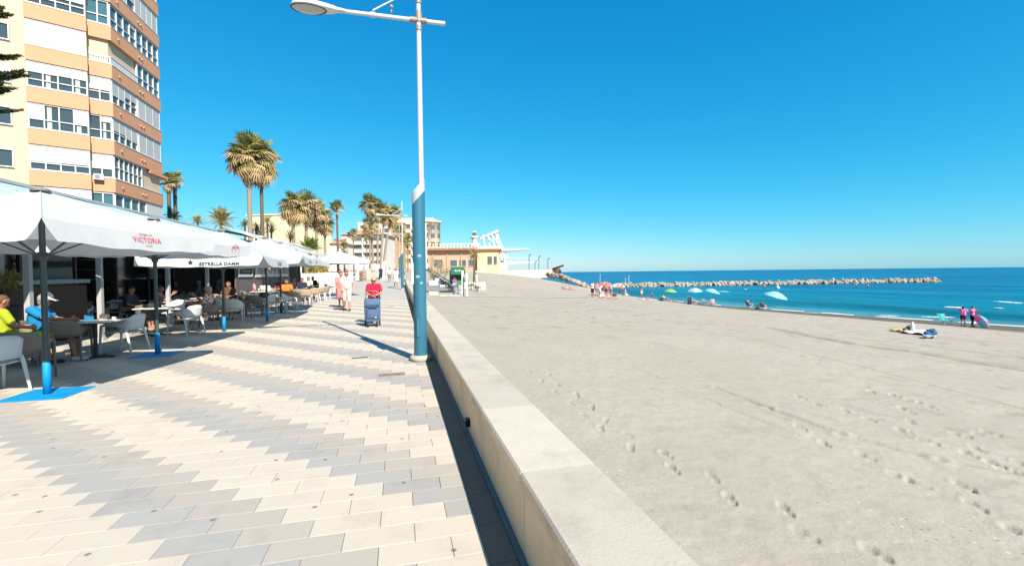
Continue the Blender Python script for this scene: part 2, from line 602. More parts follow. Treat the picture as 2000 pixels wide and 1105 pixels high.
def sea_material():
    m = bpy.data.materials.new('sea water')
    m.use_nodes = True
    nt = m.node_tree; L = nt.links.new
    b = nt.nodes['Principled BSDF']
    geo = node(nt, 'ShaderNodeNewGeometry')
    mp = node(nt, 'ShaderNodeMapping'); L(geo.outputs['Position'], mp.inputs[0])
    mp.inputs['Rotation'].default_value = (0, 0, R(12))
    mp.inputs['Scale'].default_value = (1, .38, 1)
    def noise(scale, det=5):
        n = node(nt, 'ShaderNodeTexNoise')
        n.inputs['Scale'].default_value = scale; n.inputs['Detail'].default_value = det
        L(mp.outputs[0], n.inputs['Vector'])
        return n.outputs[0]
    at = node(nt, 'ShaderNodeAttribute', attribute_name='deep')
    cr = node(nt, 'ShaderNodeValToRGB')
    e = cr.color_ramp.elements
    e[0].position = 0; e[0].color = (.06, .15, .16, 1)
    e[1].position = 1; e[1].color = (.0, .092, .20, 1)
    k = e.new(.06); k.color = (.0, .108, .158, 1)
    k = e.new(.5); k.color = (.0, .112, .20, 1)
    L(at.outputs['Fac'], cr.inputs[0])
    mx = node(nt, 'ShaderNodeMix', data_type='RGBA', blend_type='MULTIPLY'); mx.inputs[0].default_value = 1
    mr = node(nt, 'ShaderNodeMapRange'); L(noise(.05, 6), mr.inputs[0])
    mr.inputs[1].default_value = .3; mr.inputs[2].default_value = .7; mr.inputs[3].default_value = .55; mr.inputs[4].default_value = 1.5
    L(cr.outputs[0], mx.inputs[6]); L(mr.outputs[0], mx.inputs[7])
    L(mx.outputs[2], b.inputs['Base Color'])
    b.inputs['Roughness'].default_value = .3
    b.inputs['IOR'].default_value = 1.33
    b.inputs['Specular IOR Level'].default_value = .08
    bp = node(nt, 'ShaderNodeBump'); bp.inputs['Strength'].default_value = 1; bp.inputs['Distance'].default_value = .35
    L(noise(.9, 7), bp.inputs['Height'])
    bp2 = node(nt, 'ShaderNodeBump'); bp2.inputs['Strength'].default_value = 1; bp2.inputs['Distance'].default_value = 1.1
    L(noise(.16, 6), bp2.inputs['Height']); L(bp.outputs[0], bp2.inputs['Normal'])
    L(bp2.outputs[0], b.inputs['Normal'])
    return m
def build_sea():
    az = np.concatenate([np.linspace(-60, 8, 50), np.linspace(9, 68, 420), np.linspace(70, 170, 40)])
    rr = np.concatenate([22 * np.exp(np.linspace(0, math.log(220 / 22), 260)), 220 * np.exp(np.linspace(.02, math.log(14000 / 220), 60))])
    A, RR = np.meshgrid(np.radians(az), rr)
    X, Y = RR * np.sin(A), RR * np.cos(A)
    off = X - shore_x(Y)
    fade = np.clip(260 / RR, 0, 1)
    # swell lying roughly along the shore
    u = X + .18 * Y
    sw = np.sin(u * .55 + 3 * vnoise(X, Y, 25, 21)) * (.5 + vnoise(X, Y * .5, 18, 22))
    Z = SEA + fade * (.10 * sw + .07 * vnoise(X, Y * .45, 1.6, 23) + .12 * vnoise(X, Y * .4, 4.5, 24)) * np.clip(off / 5, .15, 1)
    n, mc = X.shape
    idx = np.arange(n * mc).reshape(n, mc)
    F = np.stack([idx[:-1, :-1], idx[:-1, 1:], idx[1:, 1:], idx[1:, :-1]], -1).reshape(-1, 4)[:, ::-1]
    keep = (off.ravel()[F] > -8).any(1)
    F = F[keep]
    used = np.unique(F); remap = np.full(n * mc, -1); remap[used] = np.arange(len(used))
    me = np_mesh('sea', np.stack([X.ravel(), Y.ravel(), Z.ravel()], -1)[used], remap[F], sea_material())
    dep = np.clip(np.clip(off, 0, None) / 90, 0, 1) * .6 + np.clip((RR - 150) / 900, 0, 1) * .4
    at = me.attributes.new('deep', 'FLOAT', 'POINT')
    at.data.foreach_set('value', dep.ravel()[used].astype(np.float32))
    link('sea', me, kind='structure')
    foam = mat('sea foam', (.82, .84, .84), rough=.8, var=.08, vscale=6)
    def wave(px0, px1, py0, py1, wid, nm='breaking wave', seed=0):
        mb = MB(); r = random.Random(seed)
        rows = []
        N = 26
        for k in range(N + 1):
            t = k / N
            q = G(px0 + (px1 - px0) * t, py0 + (py1 - py0) * t, SEA)
            a = wid * (math.sin(PI * t) ** .6) * r.uniform(.45, 1.0) + .02
            j = r.uniform(-.15, .15)
            dirv = Vector((q.x, q.y, 0)).normalized()
            rows.append([q + dirv * (j - a) + Vector((0, 0, .06)), q + dirv * (j - a * .3) + Vector((0, 0, .06 + .22 * min(1, a))), q + dirv * (j + a * .5) + Vector((0, 0, .05 + .16 * min(1, a))), q + dirv * (j + a) + Vector((0, 0, .02))])
        mb.sheet(rows)
        return mb
    mb = MB()
    for i, a in enumerate([(1715, 1757, 617, 618, .22), (1798, 1867, 619, 621, .3), (1842, 1884, 600, 602, .55), (1938, 1999, 589, 593, .6), (1940, 1962, 602, 603, .3), (1401, 1426, 569.5, 570.5, .8), (1452, 1460, 565, 565.5, .6), (1560, 1640, 611, 613, .12), (1480, 1500, 602, 603, .2)]):
        w = wave(*a, seed=i)
        mb.add(w.v, w.f, 0, True)
    rf = random.Random(8)
    y = 14.0
    while y < 82:
        ln = rf.uniform(1.2, 4.5)
        if rf.random() < .62:
            rows = []
            n_ = max(5, int(ln / .25))
            for k in range(n_ + 1):
                yy_ = y + ln * k / n_
                x_ = float(shore_x(yy_)) + .35 + .5 * float(vnoise(np.array([yy_]), np.array([3.0]), 2.2, 41)[0]) + (1.6 if rf.random() < .02 else 0)
                w_ = .07 + .22 * math.sin(PI * k / n_) * rf.uniform(.5, 1)
                rows.append([(x_ - w_, yy_, SEA + .05), (x_, yy_, SEA + .10), (x_ + w_, yy_, SEA + .04)])
            mb.sheet(rows)
        y += ln + rf.uniform(.2, 2.5)
    mb.build('sea_foam', foam, kind='stuff')
build_sea()

# ------------------------------------------------------------------ land behind the promenade and the headland
def sheet_xy(name, xs, ys, zf, m, kind='structure'):
    mb = MB()
    mb.sheet([[(x, y, zf(x, y)) for x in xs] for y in ys][::-1])
    return mb.build(name, m, kind=kind)
m_ground = mat('town ground', (.30, .27, .22), rough=.95, var=.15, vscale=.4, bump=.4, bscale=3)
sheet_xy('ground', np.linspace(-260, -9.2, 60), np.linspace(-60, 420, 97), lambda x, y: float(prom_z(y)) - .06 + .012 * max(0, -x - 30), m_ground)
m_head = mat('headland earth', (.34, .28, .19), rough=.95, var=.22, vscale=.5, bump=.7, bscale=2.5)
def head_z(x, y):
    e = 41 - .05 * (y - 100) + 2.0 * math.sin(y * .35)
    t = float(sstep(0, 10, e - x)) * float(sstep(98, 108, y + 2.0 * math.sin(x * .5))) 
    inland = 1 - float(sstep(-6, 30, x))
    return -5.5 + t * (5.5 + 2.15 + .5 * inland) + .25 * math.sin(x * .9) * math.cos(y * .7) * t
sheet_xy('headland', np.linspace(-9.2, 52, 72), np.linspace(96, 150, 60), head_z, m_head)
sheet_xy('plaza', np.linspace(-10, 1.0, 8), np.linspace(62, 420, 60), lambda x, y: float(prom_z(y)) - .02, mat('plaza paving', (.42, .40, .36), rough=.9, var=.1, vscale=.8))

# ------------------------------------------------------------------ promenade: mortar bed, pavers
W_FACE, W_IN, W_OUT, W_TOP = .66, .635, 1.09, .49
m_bed = mat('mortar bed', (.36, .32, .27), rough=.95, var=.1, vscale=12)
pave = MB()
ys = np.concatenate([np.linspace(-8, 28, 73), np.linspace(29, 70, 42)])
pave.sheet([[(x, y, float(prom_z(y)) - (.011 if y < 27.3 else 0)) for x in (-13, -9.3, -4, .2, .68)] for y in ys][::-1])
pavement = pave.build('pavement', m_bed, kind='structure')
m_plain = mat('plain grey paving', (.47, .45, .41), rough=.85, var=.07, vscale=1.5, stain=.2, stscale=.6)
pl = MB()
pl.sheet([[(x, y, float(prom_z(y)) + .004) for x in (-9.3, -4, .2, .66)] for y in np.linspace(27.2, 70, 44)][::-1])
pl.build('plain_paving', m_plain, pavement)
PV = []
for nm, c in (('cream', (.595, .535, .448)), ('blue grey', (.405, .395, .372)), ('warm grey', (.452, .415, .366))):
    m = mat('paver ' + nm, c, rough=.82, spec=.25, var=.07, vscale=60, tone=True, bump=.25, bscale=240, stain=.18, stscale=2.2)
    # trodden-in spots of dirt and gum
    nt_ = m.node_tree
    b_ = nt_.nodes['Principled BSDF']
    src = b_.inputs['Base Color'].links[0].from_socket
    geo = node(nt_, 'ShaderNodeNewGeometry')
    vo = node(nt_, 'ShaderNodeTexVoronoi', voronoi_dimensions='2D'); vo.inputs['Scale'].default_value = 1.5; vo.inputs['Randomness'].default_value = 1
    nt_.links.new(geo.outputs['Position'], vo.inputs['Vector'])
    mr = node(nt_, 'ShaderNodeMapRange'); nt_.links.new(vo.outputs['Distance'], mr.inputs[0])
    mr.inputs[1].default_value = .018; mr.inputs[2].default_value = .032; mr.inputs[3].default_value = .75; mr.inputs[4].default_value = 0
    mx = node(nt_, 'ShaderNodeMix', data_type='RGBA')
    nt_.links.new(mr.outputs[0], mx.inputs[0]); nt_.links.new(src, mx.inputs[6]); mx.inputs[7].default_value = (.10, .09, .08, 1)
    nt_.links.new(mx.outputs[2], b_.inputs['Base Color'])
    PV.append(m)
slabs = []
LN, WD, JT = .42, .21, .003
J0 = 1.54
for j in range(-18, 131):
    y0 = j * WD
    # first slab of a period (blue grey) starts where x + y = J0 (mod four slabs)
    base = (J0 - y0) % (4 * LN) - 8 * LN * 3
    i = int(math.floor((-9.3 - base) / LN)) if False else 0
    while base + i * LN < .45:
        x0, x1 = base + i * LN, base + (i + 1) * LN
        kind = (1, 2, 0, 0)[i % 4]
        x1c = min(x1, .46)
        if x1c - x0 > .05 and x0 > -9.3:
            slabs.append((x0 + JT / 2, x1c - JT / 2, y0 + JT / 2, y0 + WD - JT / 2, kind, x1c < x1 - .001))
        i += 1
def seen_size(s):
    c = Vector(((s[0] + s[1]) / 2, (s[2] + s[3]) / 2, 0)) - Vector((0, 0, EYE))
    d = c.dot(_f)
    if d < .3:
        return 0
    x, y = c.dot(_r) / d * FPX, c.dot(_u) / d * FPX
    return (1 / d ** 2) if abs(x) < 1010 and -1010 / 1.6 < y < 560 else 0
m_border = mat('shade-toned border slab', (.285, .20, .145), rough=.85, var=.1, vscale=20, tone=True, stain=.15)  # colour darkened to deepen the wall's shadow on this border strip
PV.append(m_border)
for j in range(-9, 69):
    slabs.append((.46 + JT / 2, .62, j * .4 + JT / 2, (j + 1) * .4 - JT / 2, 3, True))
slabs.sort(key=lambda s: -seen_size(s))
near, rest = slabs[:300], slabs[300:]
pm = {}
def paver_mesh(kind, w, l, v):
    key = (kind, round(w, 3), round(l, 3), v)
    if key not in pm:
        mb = MB()
        mb.slab(-w / 2, w / 2, -l / 2, l / 2, -.03, 0, .0018)
        me = mb.mesh('paver', PV[kind])
        set_tone(me, [(.488, .497, .503, .512)[v]] * len(me.polygons))
        pm[key] = me
    return pm[key]
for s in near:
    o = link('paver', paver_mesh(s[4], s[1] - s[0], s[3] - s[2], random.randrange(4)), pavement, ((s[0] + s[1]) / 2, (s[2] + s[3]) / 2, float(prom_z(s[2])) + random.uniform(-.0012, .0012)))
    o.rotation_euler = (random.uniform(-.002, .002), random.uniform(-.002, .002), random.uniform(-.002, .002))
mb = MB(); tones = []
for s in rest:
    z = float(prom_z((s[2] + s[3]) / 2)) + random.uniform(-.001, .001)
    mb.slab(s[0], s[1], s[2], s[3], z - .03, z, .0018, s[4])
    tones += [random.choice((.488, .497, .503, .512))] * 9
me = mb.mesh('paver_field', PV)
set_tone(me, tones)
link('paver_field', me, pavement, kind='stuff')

# drain covers and small inspection plates let into the paving
m_cover = mat('cast drain cover', (.30, .235, .18), rough=.7, metal=.2, var=.15, vscale=30)
m_dark = mat('dark recess', (.02, .02, .02), rough=.9)
def drain(px, py, w, l, label, m):
    q = G(px, py)
    t = thing('drain_cover', label, 'drain cover', (q.x, q.y, q.z))
    mb = MB(); mb.slab(-w / 2, w / 2, -l / 2, l / 2, -.01, .006, .002); mb.build('plate', m, t)
    for k in (-.25, .25):
        mb = MB(); mb.box((k * w, 0, .0065), (.05, .018, .002)); mb.build('lifting_slot', m_dark, t)
drain(765, 731.5, .40, .19, 'rusty brown rectangular cover set in the paving before the near lamp post', m_cover)
drain(703, 698.5, .30, .10, 'small dark grey cover plate in the paving left of the near lamp post', mat('dark cover', (.13, .12, .11), rough=.8, var=.1))
drain(762, 598.5, .34, .14, 'far dark cover plate in the paving beside the second lamp post', mat('dark cover', (.13, .12, .11)))

# ------------------------------------------------------------------ parapet wall
m_coping = mat('cream limestone coping', (.555, .505, .42), rough=.75, spec=.25, var=.06, vscale=7, bump=.15, bscale=60, objvar=.08, stain=.24, stscale=1.6)
m_face = mat('sandstone facing', (1.1, .82, .50), rough=.8, spec=.2, var=.10, vscale=4, bump=.2, bscale=40, objvar=.09, stain=.34, stscale=2.2)
wall = thing('parapet_wall', 'long low cream stone wall between the promenade and the beach', 'wall', (0, 0, 0))
mb = MB()
yy = np.linspace(-4.8, 46.8, 44)
for a, b in zip(yy, yy[1:]):
    za, zb = float(prom_z(a)), float(prom_z(b))
    vs = []
    for y, z in ((a, za), (b, zb)):
        vs += [(W_FACE + .02, y, z - .5), (W_OUT - .03, y, z - 1.6), (W_OUT - .03, y, z + W_TOP - .075), (W_FACE + .02, y, z + W_TOP - .075)]
    mb.add(vs, [(0, 3, 7, 4), (1, 5, 6, 2), (3, 2, 6, 7)])
mb.build('core', mat('wall render', (.55, .48, .38), rough=.9, var=.1, vscale=3), wall)
cope = None
L_ = 1.2
cm = {}
for k in range(43):
    a = -4.8 + k * L_; b = a + L_
    za, zb = float(prom_z(a)), float(prom_z(b))
    mb = MB()
    g = .0045; ch = .012
    y0, y1 = a + g, b - g
    def ring(y, z, i0, top):
        return [(W_IN, y, z + W_TOP - .075), (W_IN, y, z + W_TOP - ch), (W_IN + ch, y, z + W_TOP), (W_OUT - ch, y, z + W_TOP), (W_OUT, y, z + W_TOP - ch), (W_OUT, y, z + W_TOP - .075)]
    v = ring(y0, za, 0, 0) + ring(y1, zb, 0, 0)
    fs = [(i, i + 1, 7 + i, 6 + i) for i in range(5)] + [(0, 5, 4, 3, 2, 1), (6, 7, 8, 9, 10, 11), (0, 6, 11, 5)]
    mb.add(v, [tuple(reversed(f)) for f in fs])
    mb.mi[0] = 1; mb.mi[-1] = 1
    mb.build('coping_slab', [m_coping, m_face], wall)
    mb = MB()
    vs = []
    for y, z in ((y0, za), (y1, zb)):
        vs += [(W_FACE, y, z - .05), (W_FACE + .021, y, z - .05), (W_FACE + .021, y, z + W_TOP - .078), (W_FACE, y, z + W_TOP - .078)]
    mb.add(vs, [(0, 4, 7, 3), (0, 3, 2, 1), (4, 5, 6, 7), (2, 3, 7, 6)])
    mb.build('facing_panel', m_face, wall)
# slim bluish channel along the wall foot and a dark outlet box
mb = MB()
for a, b in zip(yy, yy[1:]):
    za, zb = float(prom_z(a)), float(prom_z(b))
    vs = []
    for y, z in ((a, za), (b, zb)):
        vs += [(W_FACE - .04, y, z - .02), (W_FACE - .04, y, z + .012), (W_FACE - .002, y, z + .012), (W_FACE - .002, y, z - .02)]
    mb.add(vs, [(0, 4, 5, 1), (1, 5, 6, 2)])
mb.build('kerb_strip', mat('kerb strip grey', (.17, .20, .22), rough=.6, var=.1, vscale=10), kind='structure')
t = thing('wall_light', 'small black box fixed low on the front of the stone wall', 'wall light', (W_FACE, 4.42, .12))
mb = MB(); mb.box((-.02, 0, 0), (.04, .09, .07)); mb.build('housing', mat('black plastic', (.012, .012, .014), rough=.5), t)
mb = MB(); mb.box((-.042, 0, -.01), (.004, .07, .035)); mb.build('lens', mat('smoked lens', (.05, .06, .07), rough=.1), t)

# ------------------------------------------------------------------ lamp posts
m_teal = mat('teal paint', (.035, .165, .25), rough=.42, spec=.4, var=.06, vscale=5, stain=.12, stscale=4)
m_alu = mat('pale grey metal', (.60, .62, .63), rough=.4, metal=.25, var=.05, vscale=12)
m_white = mat('white lamp metal', (.72, .73, .72), rough=.45, var=.05, vscale=10, stain=.15, stscale=8)
m_conc = mat('concrete foot', (.5, .46, .40), rough=.9, var=.12, vscale=14)
m_lens = mat('frosted lamp glass', (.55, .54, .50), rough=.25, spec=.5)
m_stick = mat('torn sticker', (.30, .42, .46), rough=.8, var=.25, vscale=50)
m_clamp = mat('weathered clamp', (.36, .31, .26), rough=.6, metal=.3, var=.2, vscale=40)
def lamp_post(loc, label, sign=False, heads=1):
    t = thing('street_lamp', label, 'street lamp', loc, 0, 'teal and white lamp posts along the wall')
    mb = MB(); mb.lathe([(.0, .0), (.2, .0), (.2, .075), (.165, .10), (.0, .10)], 20); mb.build('base', m_conc, t)
    r = .118
    n = 28
    def tilted(mb, z0l, z0r, z1l, z1r, r0, r1, mi=0):
        lo, hi = [], []
        for k in range(n):
            w = 2 * PI * k / n
            c, s = math.cos(w), math.sin(w)
            lo.append((r0 * c, r0 * s, z0l + (z0r - z0l) * (c + 1) / 2))
            hi.append((r1 * c, r1 * s, z1l + (z1r - z1l) * (c + 1) / 2))
        mb.add(lo + hi, [(k, (k + 1) % n, n + (k + 1) % n, n + k) for k in range(n)], mi, True)
        mb.add(hi, [tuple(range(n))], mi)
    mb = MB(); tilted(mb, .10, .10, 2.84, 3.12, r, r); mb.build('sleeve', m_teal, t)
    mb = MB(); tilted(mb, 2.84, 3.12, 3.06, 3.34, r + .003, r + .003); mb.build('sleeve_cap', m_alu, t)
    mb = MB(); mb.tube([(.055, 0, 3.0), (.055, 0, 7.4)], [.052, .04], 14); mb.build('pole', mat('pale blue grey pole paint', (.52, .60, .64), rough=.45, var=.06, vscale=8, stain=.15, stscale=6), t)
    for za, zb_ in ((6.5, 6.62), (6.02, 6.10)):
        mb = MB(); mb.tube([(.055, 0, za), (.055, 0, zb_)], .056, 14); mb.build('pole_collar', m_clamp, t)
    mb = MB(); mb.tube([(.055, 0, 6.17), (.055, 0, 6.36)], .06, 14); mb.tube([(-.1, 0, 6.20), (.2, 0, 6.20)], .052, 14); mb.build('clamp', m_clamp, t)
    arm = MB(); arm.tube([(-1.32, 0, 6.20), (.53, 0, 6.20)], [.034, .038], 12); arm.tube([(.53, 0, 6.20), (.535, 0, 6.20)], [.04, .03], 12)
    arm.tube([(-.78, 0, 6.20), (-.70, 0, 6.20)], .048, 12); am = arm.build('arm', m_white, t)
    mb = MB(); mb.tube([(-.74, 0, 6.28), (.03, 0, 6.78)], .014, 8); mb.build('brace', m_white, t)
    mb = MB(); mb.tube([(-.42, 0, 6.28), (-.42, 0, 6.36)], .012, 8); mb.lathe([(0, 0), (.028, .0), (.03, .05), (.02, .065), (0, .07)], 12, (-.42, 0, 6.35)); mb.build('sensor', m_clamp, t)
    for k in range(heads):
        z0 = 6.20 - k * .0
        mb = MB()
        # cobra head: narrow neck that widens to an oval hood
        prof = [(-1.18, .032, .034), (-1.26, .05, .045), (-1.33, .055, .05), (-1.40, .085, .07), (-1.52, .12, .085), (-1.66, .155, .10), (-1.82, .175, .11), (-1.96, .15, .095), (-2.04, .09, .06), (-2.08, .02, .02)]
        rows = []
        for x, wy, hz in prof:
            rows.append([(x, wy * math.cos(a), z0 + hz * max(math.sin(a), -.35)) for a in np.linspace(0, 2 * PI, 18, endpoint=False)])
        rows = [r_ + [r_[0]] for r_ in rows]
        mb.sheet(rows)
        hd = mb.build('luminaire', m_white, t)
        mb = MB()
        vs = []
        rings = 5
        for i in range(rings + 1):
            rr = i / rings
            vs.append([(-1.80 + .27 * rr * math.cos(a), .155 * rr * math.sin(a), z0 - .03 - .075 * (1 - rr ** 2)) for a in np.linspace(0, 2 * PI, 21)])
        mb.sheet(vs[::-1])
        mb.build('lens', m_lens, hd)
        mb = MB()
        pts = [(-1.80 + .28 * math.cos(a), .165 * math.sin(a), z0 - .03) for a in np.linspace(0, 2 * PI, 25)]
        mb.tube(pts, .014, 6, cap=False); mb.build('rim', mat('grey rubber rim', (.12, .12, .12), rough=.7), hd)
    mb = MB(); mb.box((-.02, -.1165, .62), (.10, .012, .34)); mb.build('access_door', m_teal, t)
    for k in range(4):
        w_ = PI / 4 + PI / 2 * k
        mb = MB(); mb.tube([(.15 * math.cos(w_), .15 * math.sin(w_), .07), (.15 * math.cos(w_), .15 * math.sin(w_), .125)], .014, 6); mb.build('bolt', m_clamp, t)
    for z_, w_, a_ in ((1.52, .07, -1.9), (1.41, .05, -1.35), (1.9, .06, -1.6)):
        g = [[((r + .0022) * math.cos(a_ + q_ * w_ / r), (r + .0022) * math.sin(a_ + q_ * w_ / r), z_ + h_) for q_ in (-.5, -.25, 0, .25, .5)] for h_ in (0, w_ * .7)]
        mb = MB(); mb.sheet(g); mb.build('sticker', m_stick, t)
    if sign:
        mb = MB(); mb.box((-.13, -.02, 1.60), (.04, .16, .38)); mb.build('notice_plate', mat('white enamel', (.78, .78, .76), rough=.4), t)
    return t
b = G(822, 703)
lamp_post((b.x, b.y, 0), 'tall teal and white street lamp standing nearest, at the end of its long shadow', True)
for px, d, lab in ((786, 38.0, 'second teal and white street lamp along the wall, behind the nearest one'), (781, 62, 'farthest teal and white street lamp, half hidden behind the second one')):
    q = P(px, 560, d)
    x = min(q.x, .38)
    lamp_post((x, q.y, float(prom_z(q.y))), lab)
# ------------------------------------------------------------------ parasols
m_cloth = mat('white parasol cloth', (.71, .745, .76), rough=.9, spec=.1, var=.03, vscale=3, transl=.32, bump=.45, bscale=5, stain=.10, stscale=1.8)
m_pole = mat('dark green grey metal', (.07, .105, .115), rough=.45, metal=.3, var=.08, vscale=6)
m_blue = mat('bright blue paint', (.0, .28, .62), rough=.6, var=.14, vscale=9, stain=.38, stscale=6)
m_red = mat('red print', (.76, .12, .17), rough=.8)
m_black = mat('dark print', (.03, .035, .05), rough=.8)
m_palered = mat('faded pink print', (.75, .30, .34), rough=.8)
m_grp = mat('grey print', (.22, .22, .24), rough=.8)

def star_mesh(r):
    mb = MB()
    pts = [(r * (1 if k % 2 == 0 else .4) * math.sin(PI * k / 5), r * (1 if k % 2 == 0 else .4) * math.cos(PI * k / 5)) for k in range(10)]
    mb.prism(pts, -.001, .001)
    return mb

def parasol(loc, rz, a, label, zb=2.0, vh=.24, peak=2.78, blue=True, notch=.10, group='white square parasols along the terrace', plate_rz=0):
    t = thing('parasol', label, 'parasol', loc, rz, group)
    ze = zb + vh
    # canopy: four panels that sag between the corner ribs
    rows = []
    N = 8
    can = MB()
    for s in range(4):
        g = []
        rm = Matrix.Rotation(PI / 2 * s, 3, 'Z')
        for i in range(N + 1):
            u = i / N
            row = []
            for j in range(N + 1):
                v = -1 + 2 * j / N
                x, y = a * u * v, -a * u
                z = peak + (ze - peak) * u - .05 * u * (1 - v * v) - .02 * math.sin(PI * u)
                row.append(rm @ Vector((x, y + .03 * u * (1 - v * v), z)))
            g.append(row)
        can.sheet(g[::-1] if False else g)
    can.build('canopy', m_cloth, t)
    for s in range(4):
        w_ = PI / 4 + PI / 2 * s
        dr = Vector((math.cos(w_), math.sin(w_), 0)) * a * math.sqrt(2)
        mb = MB(); mb.tube([Vector((0, 0, peak + .004)) + dr * u + Vector((0, 0, (ze - peak) * u - .02 * math.sin(PI * u))) for u in (0.03, .2, .4, .6, .8, 1)], .007, 5); mb.build('seam', m_cloth, t)
    for s in range(4):
        rm = Matrix.Rotation(PI / 2 * s, 3, 'Z')
        g = []
        M_ = 24
        for k in range(5):
            h = k / 4
            row = []
            for j in range(M_ + 1):
                v = -1 + 2 * j / M_
                cut = notch * (h ** 1.6)
                x = v * (a - cut)
                zt = ze - .05 * (1 - v * v)
                y = -a + .03 * (1 - v * v) + .004 * math.sin(j * 1.7 + s) * h - .07 * h
                z = zt - vh * h * (1 + .04 * math.sin(j * .9 + s * 2) * h)
                row.append(rm @ Vector((x, y, z)))
            g.append(row)
        mb = MB(); mb.sheet(g)
        mb.build('valance', m_cloth, t)
    mb = MB(); mb.tube([(0, 0, .02), (0, 0, peak + .04)], [.034, .034], 14); mb.build('pole', m_pole, t)
    mb = MB(); mb.lathe([(.036, zb - .16), (.055, zb - .15), (.055, zb - .06), (.036, zb - .05)], 14)
    mb.build('runner', m_pole, t)
    mb = MB(); mb.lathe([(.036, peak - .14), (.06, peak - .13), (.06, peak - .06), (.036, peak - .05)], 14)
    mb.build('hub', m_pole, t)
    for k in range(8):
        w = PI / 4 * k + PI / 4
        rad = a * (math.sqrt(2) if k % 2 == 0 else 1) 
        c, s_ = math.cos(w), math.sin(w)
        lift = 0 if k % 2 == 0 else .05
        mb = MB(); mb.tube([(.05 * c, .05 * s_, peak - .07), (rad * c * .985, rad * s_ * .985, ze - .035 - lift)], .013, 6)
        rb = mb.build('rib', m_pole, t)
        f = .5
        mb = MB(); mb.tube([(.05 * c, .05 * s_, zb - .10), (rad * c * f, rad * s_ * f, peak - .07 + (ze - peak) * f - .045 - lift * f)], .011, 6)
        mb.build('strut', m_pole, rb)
    mb = MB(); mb.lathe([(0, peak + .0), (.11, peak - .01), (.09, peak + .03), (.03, peak + .05), (0, peak + .05)], 12); mb.build('finial', mat('grey plastic cap', (.22, .23, .24), rough=.6), t)
    lower = m_blue if blue else m_pole
    mb = MB(); mb.lathe([(.0, .012), (.045, .012), (.045, .44), (.036, .445), (.0, .445)], 14); mb.build('pole_sleeve', lower, t)
    mb = MB(); mb.slab(-.37, .37, -.34, .34, .002, .014, .004)
    o = mb.build('base_plate', lower, t)
    o.rotation_euler = (0, 0, -rz + plate_rz)
    return t

def on_valance(t, a, s, along, down, txt, size, m, zb=2.0, vh=.24, name='lettering', spacing=1.0, bold=0, star=0, out=.012):
    """lettering on the valance of side s"""
    rm = Matrix.Rotation(PI / 2 * s, 3, 'Z')
    v = along / a
    p = rm @ Vector((along, -a - out - .018, zb + vh - .05 * (1 - v * v) - down))
    p2 = rm @ Vector((1, 0, 0))
    return text_obj(name, txt, size, m, t, p, p2, rm @ Vector((0, .3, 1)), spacing=spacing, bold=bold)

POLES = [(93, 770), (308, 692), (438, 647), (508, 630), (538, 615)]
pp = [G(*q) for q in POLES]
a1 = 1.40
p1_ = parasol((pp[0].x, pp[0].y, 0), R(-13), a1, 'white parasol with red serif lettering on its flap, blue pole foot nearest the open paving')
for s in (1,):
    rm = Matrix.Rotation(PI / 2 * s, 3, 'Z')
    # the lettering stands on the slope just above the flap
    text_obj('lettering', 'VICTORIA', .098, m_red, p1_, rm @ Vector((.0, -a1 - .013, 2.10)), rm @ Vector((1, 0, 0)), rm @ Vector((0, .3, 1)), bold=.001, spacing=1.1)
    text_obj('small_lettering', 'MALAGA 1928', .036, m_palered, p1_, rm @ Vector((.0, -a1 + .012, 2.178)), rm @ Vector((1, 0, 0)), (0, 0, 1))
    text_obj('small_lettering', 'CERVEZA', .03, m_palered, p1_, rm @ Vector((.0, -a1 - .034, 2.03)), rm @ Vector((1, 0, 0)), (0, 0, 1))
p2_ = parasol((pp[1].x, pp[1].y, 0), R(-8), 1.28, 'white parasol with a faded pink round emblem, second pole from the open paving', peak=2.76, zb=2.05)
rm = Matrix.Rotation(PI / 2, 3, 'Z')
mb = MB()
mb.tube([(0.16 * math.cos(w), .16 * math.sin(w) * .62, 0) for w in np.linspace(0, 2 * PI, 25)], .012, 6, cap=False)
em = mb.build('emblem', m_palered, p2_)
mt = Matrix((rm @ Vector((1, 0, 0)), Vector((0, 0, 1)), (rm @ Vector((1, 0, 0))).cross(Vector((0, 0, 1))))).transposed().to_4x4()
mt.translation = rm @ Vector((.55, -1.28 - .014, 2.17))
em.matrix_local = mt
text_obj('lettering', 'V', .15, m_palered, p2_, rm @ Vector((.55, -1.28 - .014, 2.17)), rm @ Vector((1, 0, 0)), (0, 0, 1), bold=.004)
p3_ = parasol((pp[2].x, pp[2].y, .0), 0, 1.42, 'white parasol with a black star and black capitals on its near flap', peak=2.86, zb=1.87, vh=.24)
on_valance(p3_, 1.42, 0, .42, .165, 'ESTRELLA DAMM', .115, m_black, zb=1.87, vh=.24, spacing=1.05, bold=.002, out=.022)
so = star_mesh(.07).build('star', m_black, p3_)
so.matrix_local = Matrix.Translation((-.22, -1.42 - .044, 1.87 + .24 - .165)) @ Matrix.Rotation(PI / 2, 4, 'X')
on_valance(p3_, 1.42, 1, .1, .12, 'DAMM', .14, m_grp, zb=1.87, vh=.24, bold=.003, out=.02)
p4_ = parasol((pp[3].x + .1, pp[3].y + .45, .02), 0, 1.42, 'white parasol with small grey lettering, next beyond the one with the star', peak=2.84, zb=1.95)
on_valance(p4_, 1.42, 1, -.3, .12, 'DAMM', .15, m_grp, zb=1.95, out=.02)
on_valance(p4_, 1.42, 1, .9, .12, 'DAMM', .13, m_grp, zb=1.95, out=.02)
p5_ = parasol((pp[4].x, pp[4].y + .9, .04), R(4), 1.42, 'white parasol on a plain dark pole without a blue foot', peak=2.86, zb=1.98, blue=False)
on_valance(p5_, 1.42, 1, .0, .12, 'DAMM', .13, m_grp, zb=1.98, out=.02)
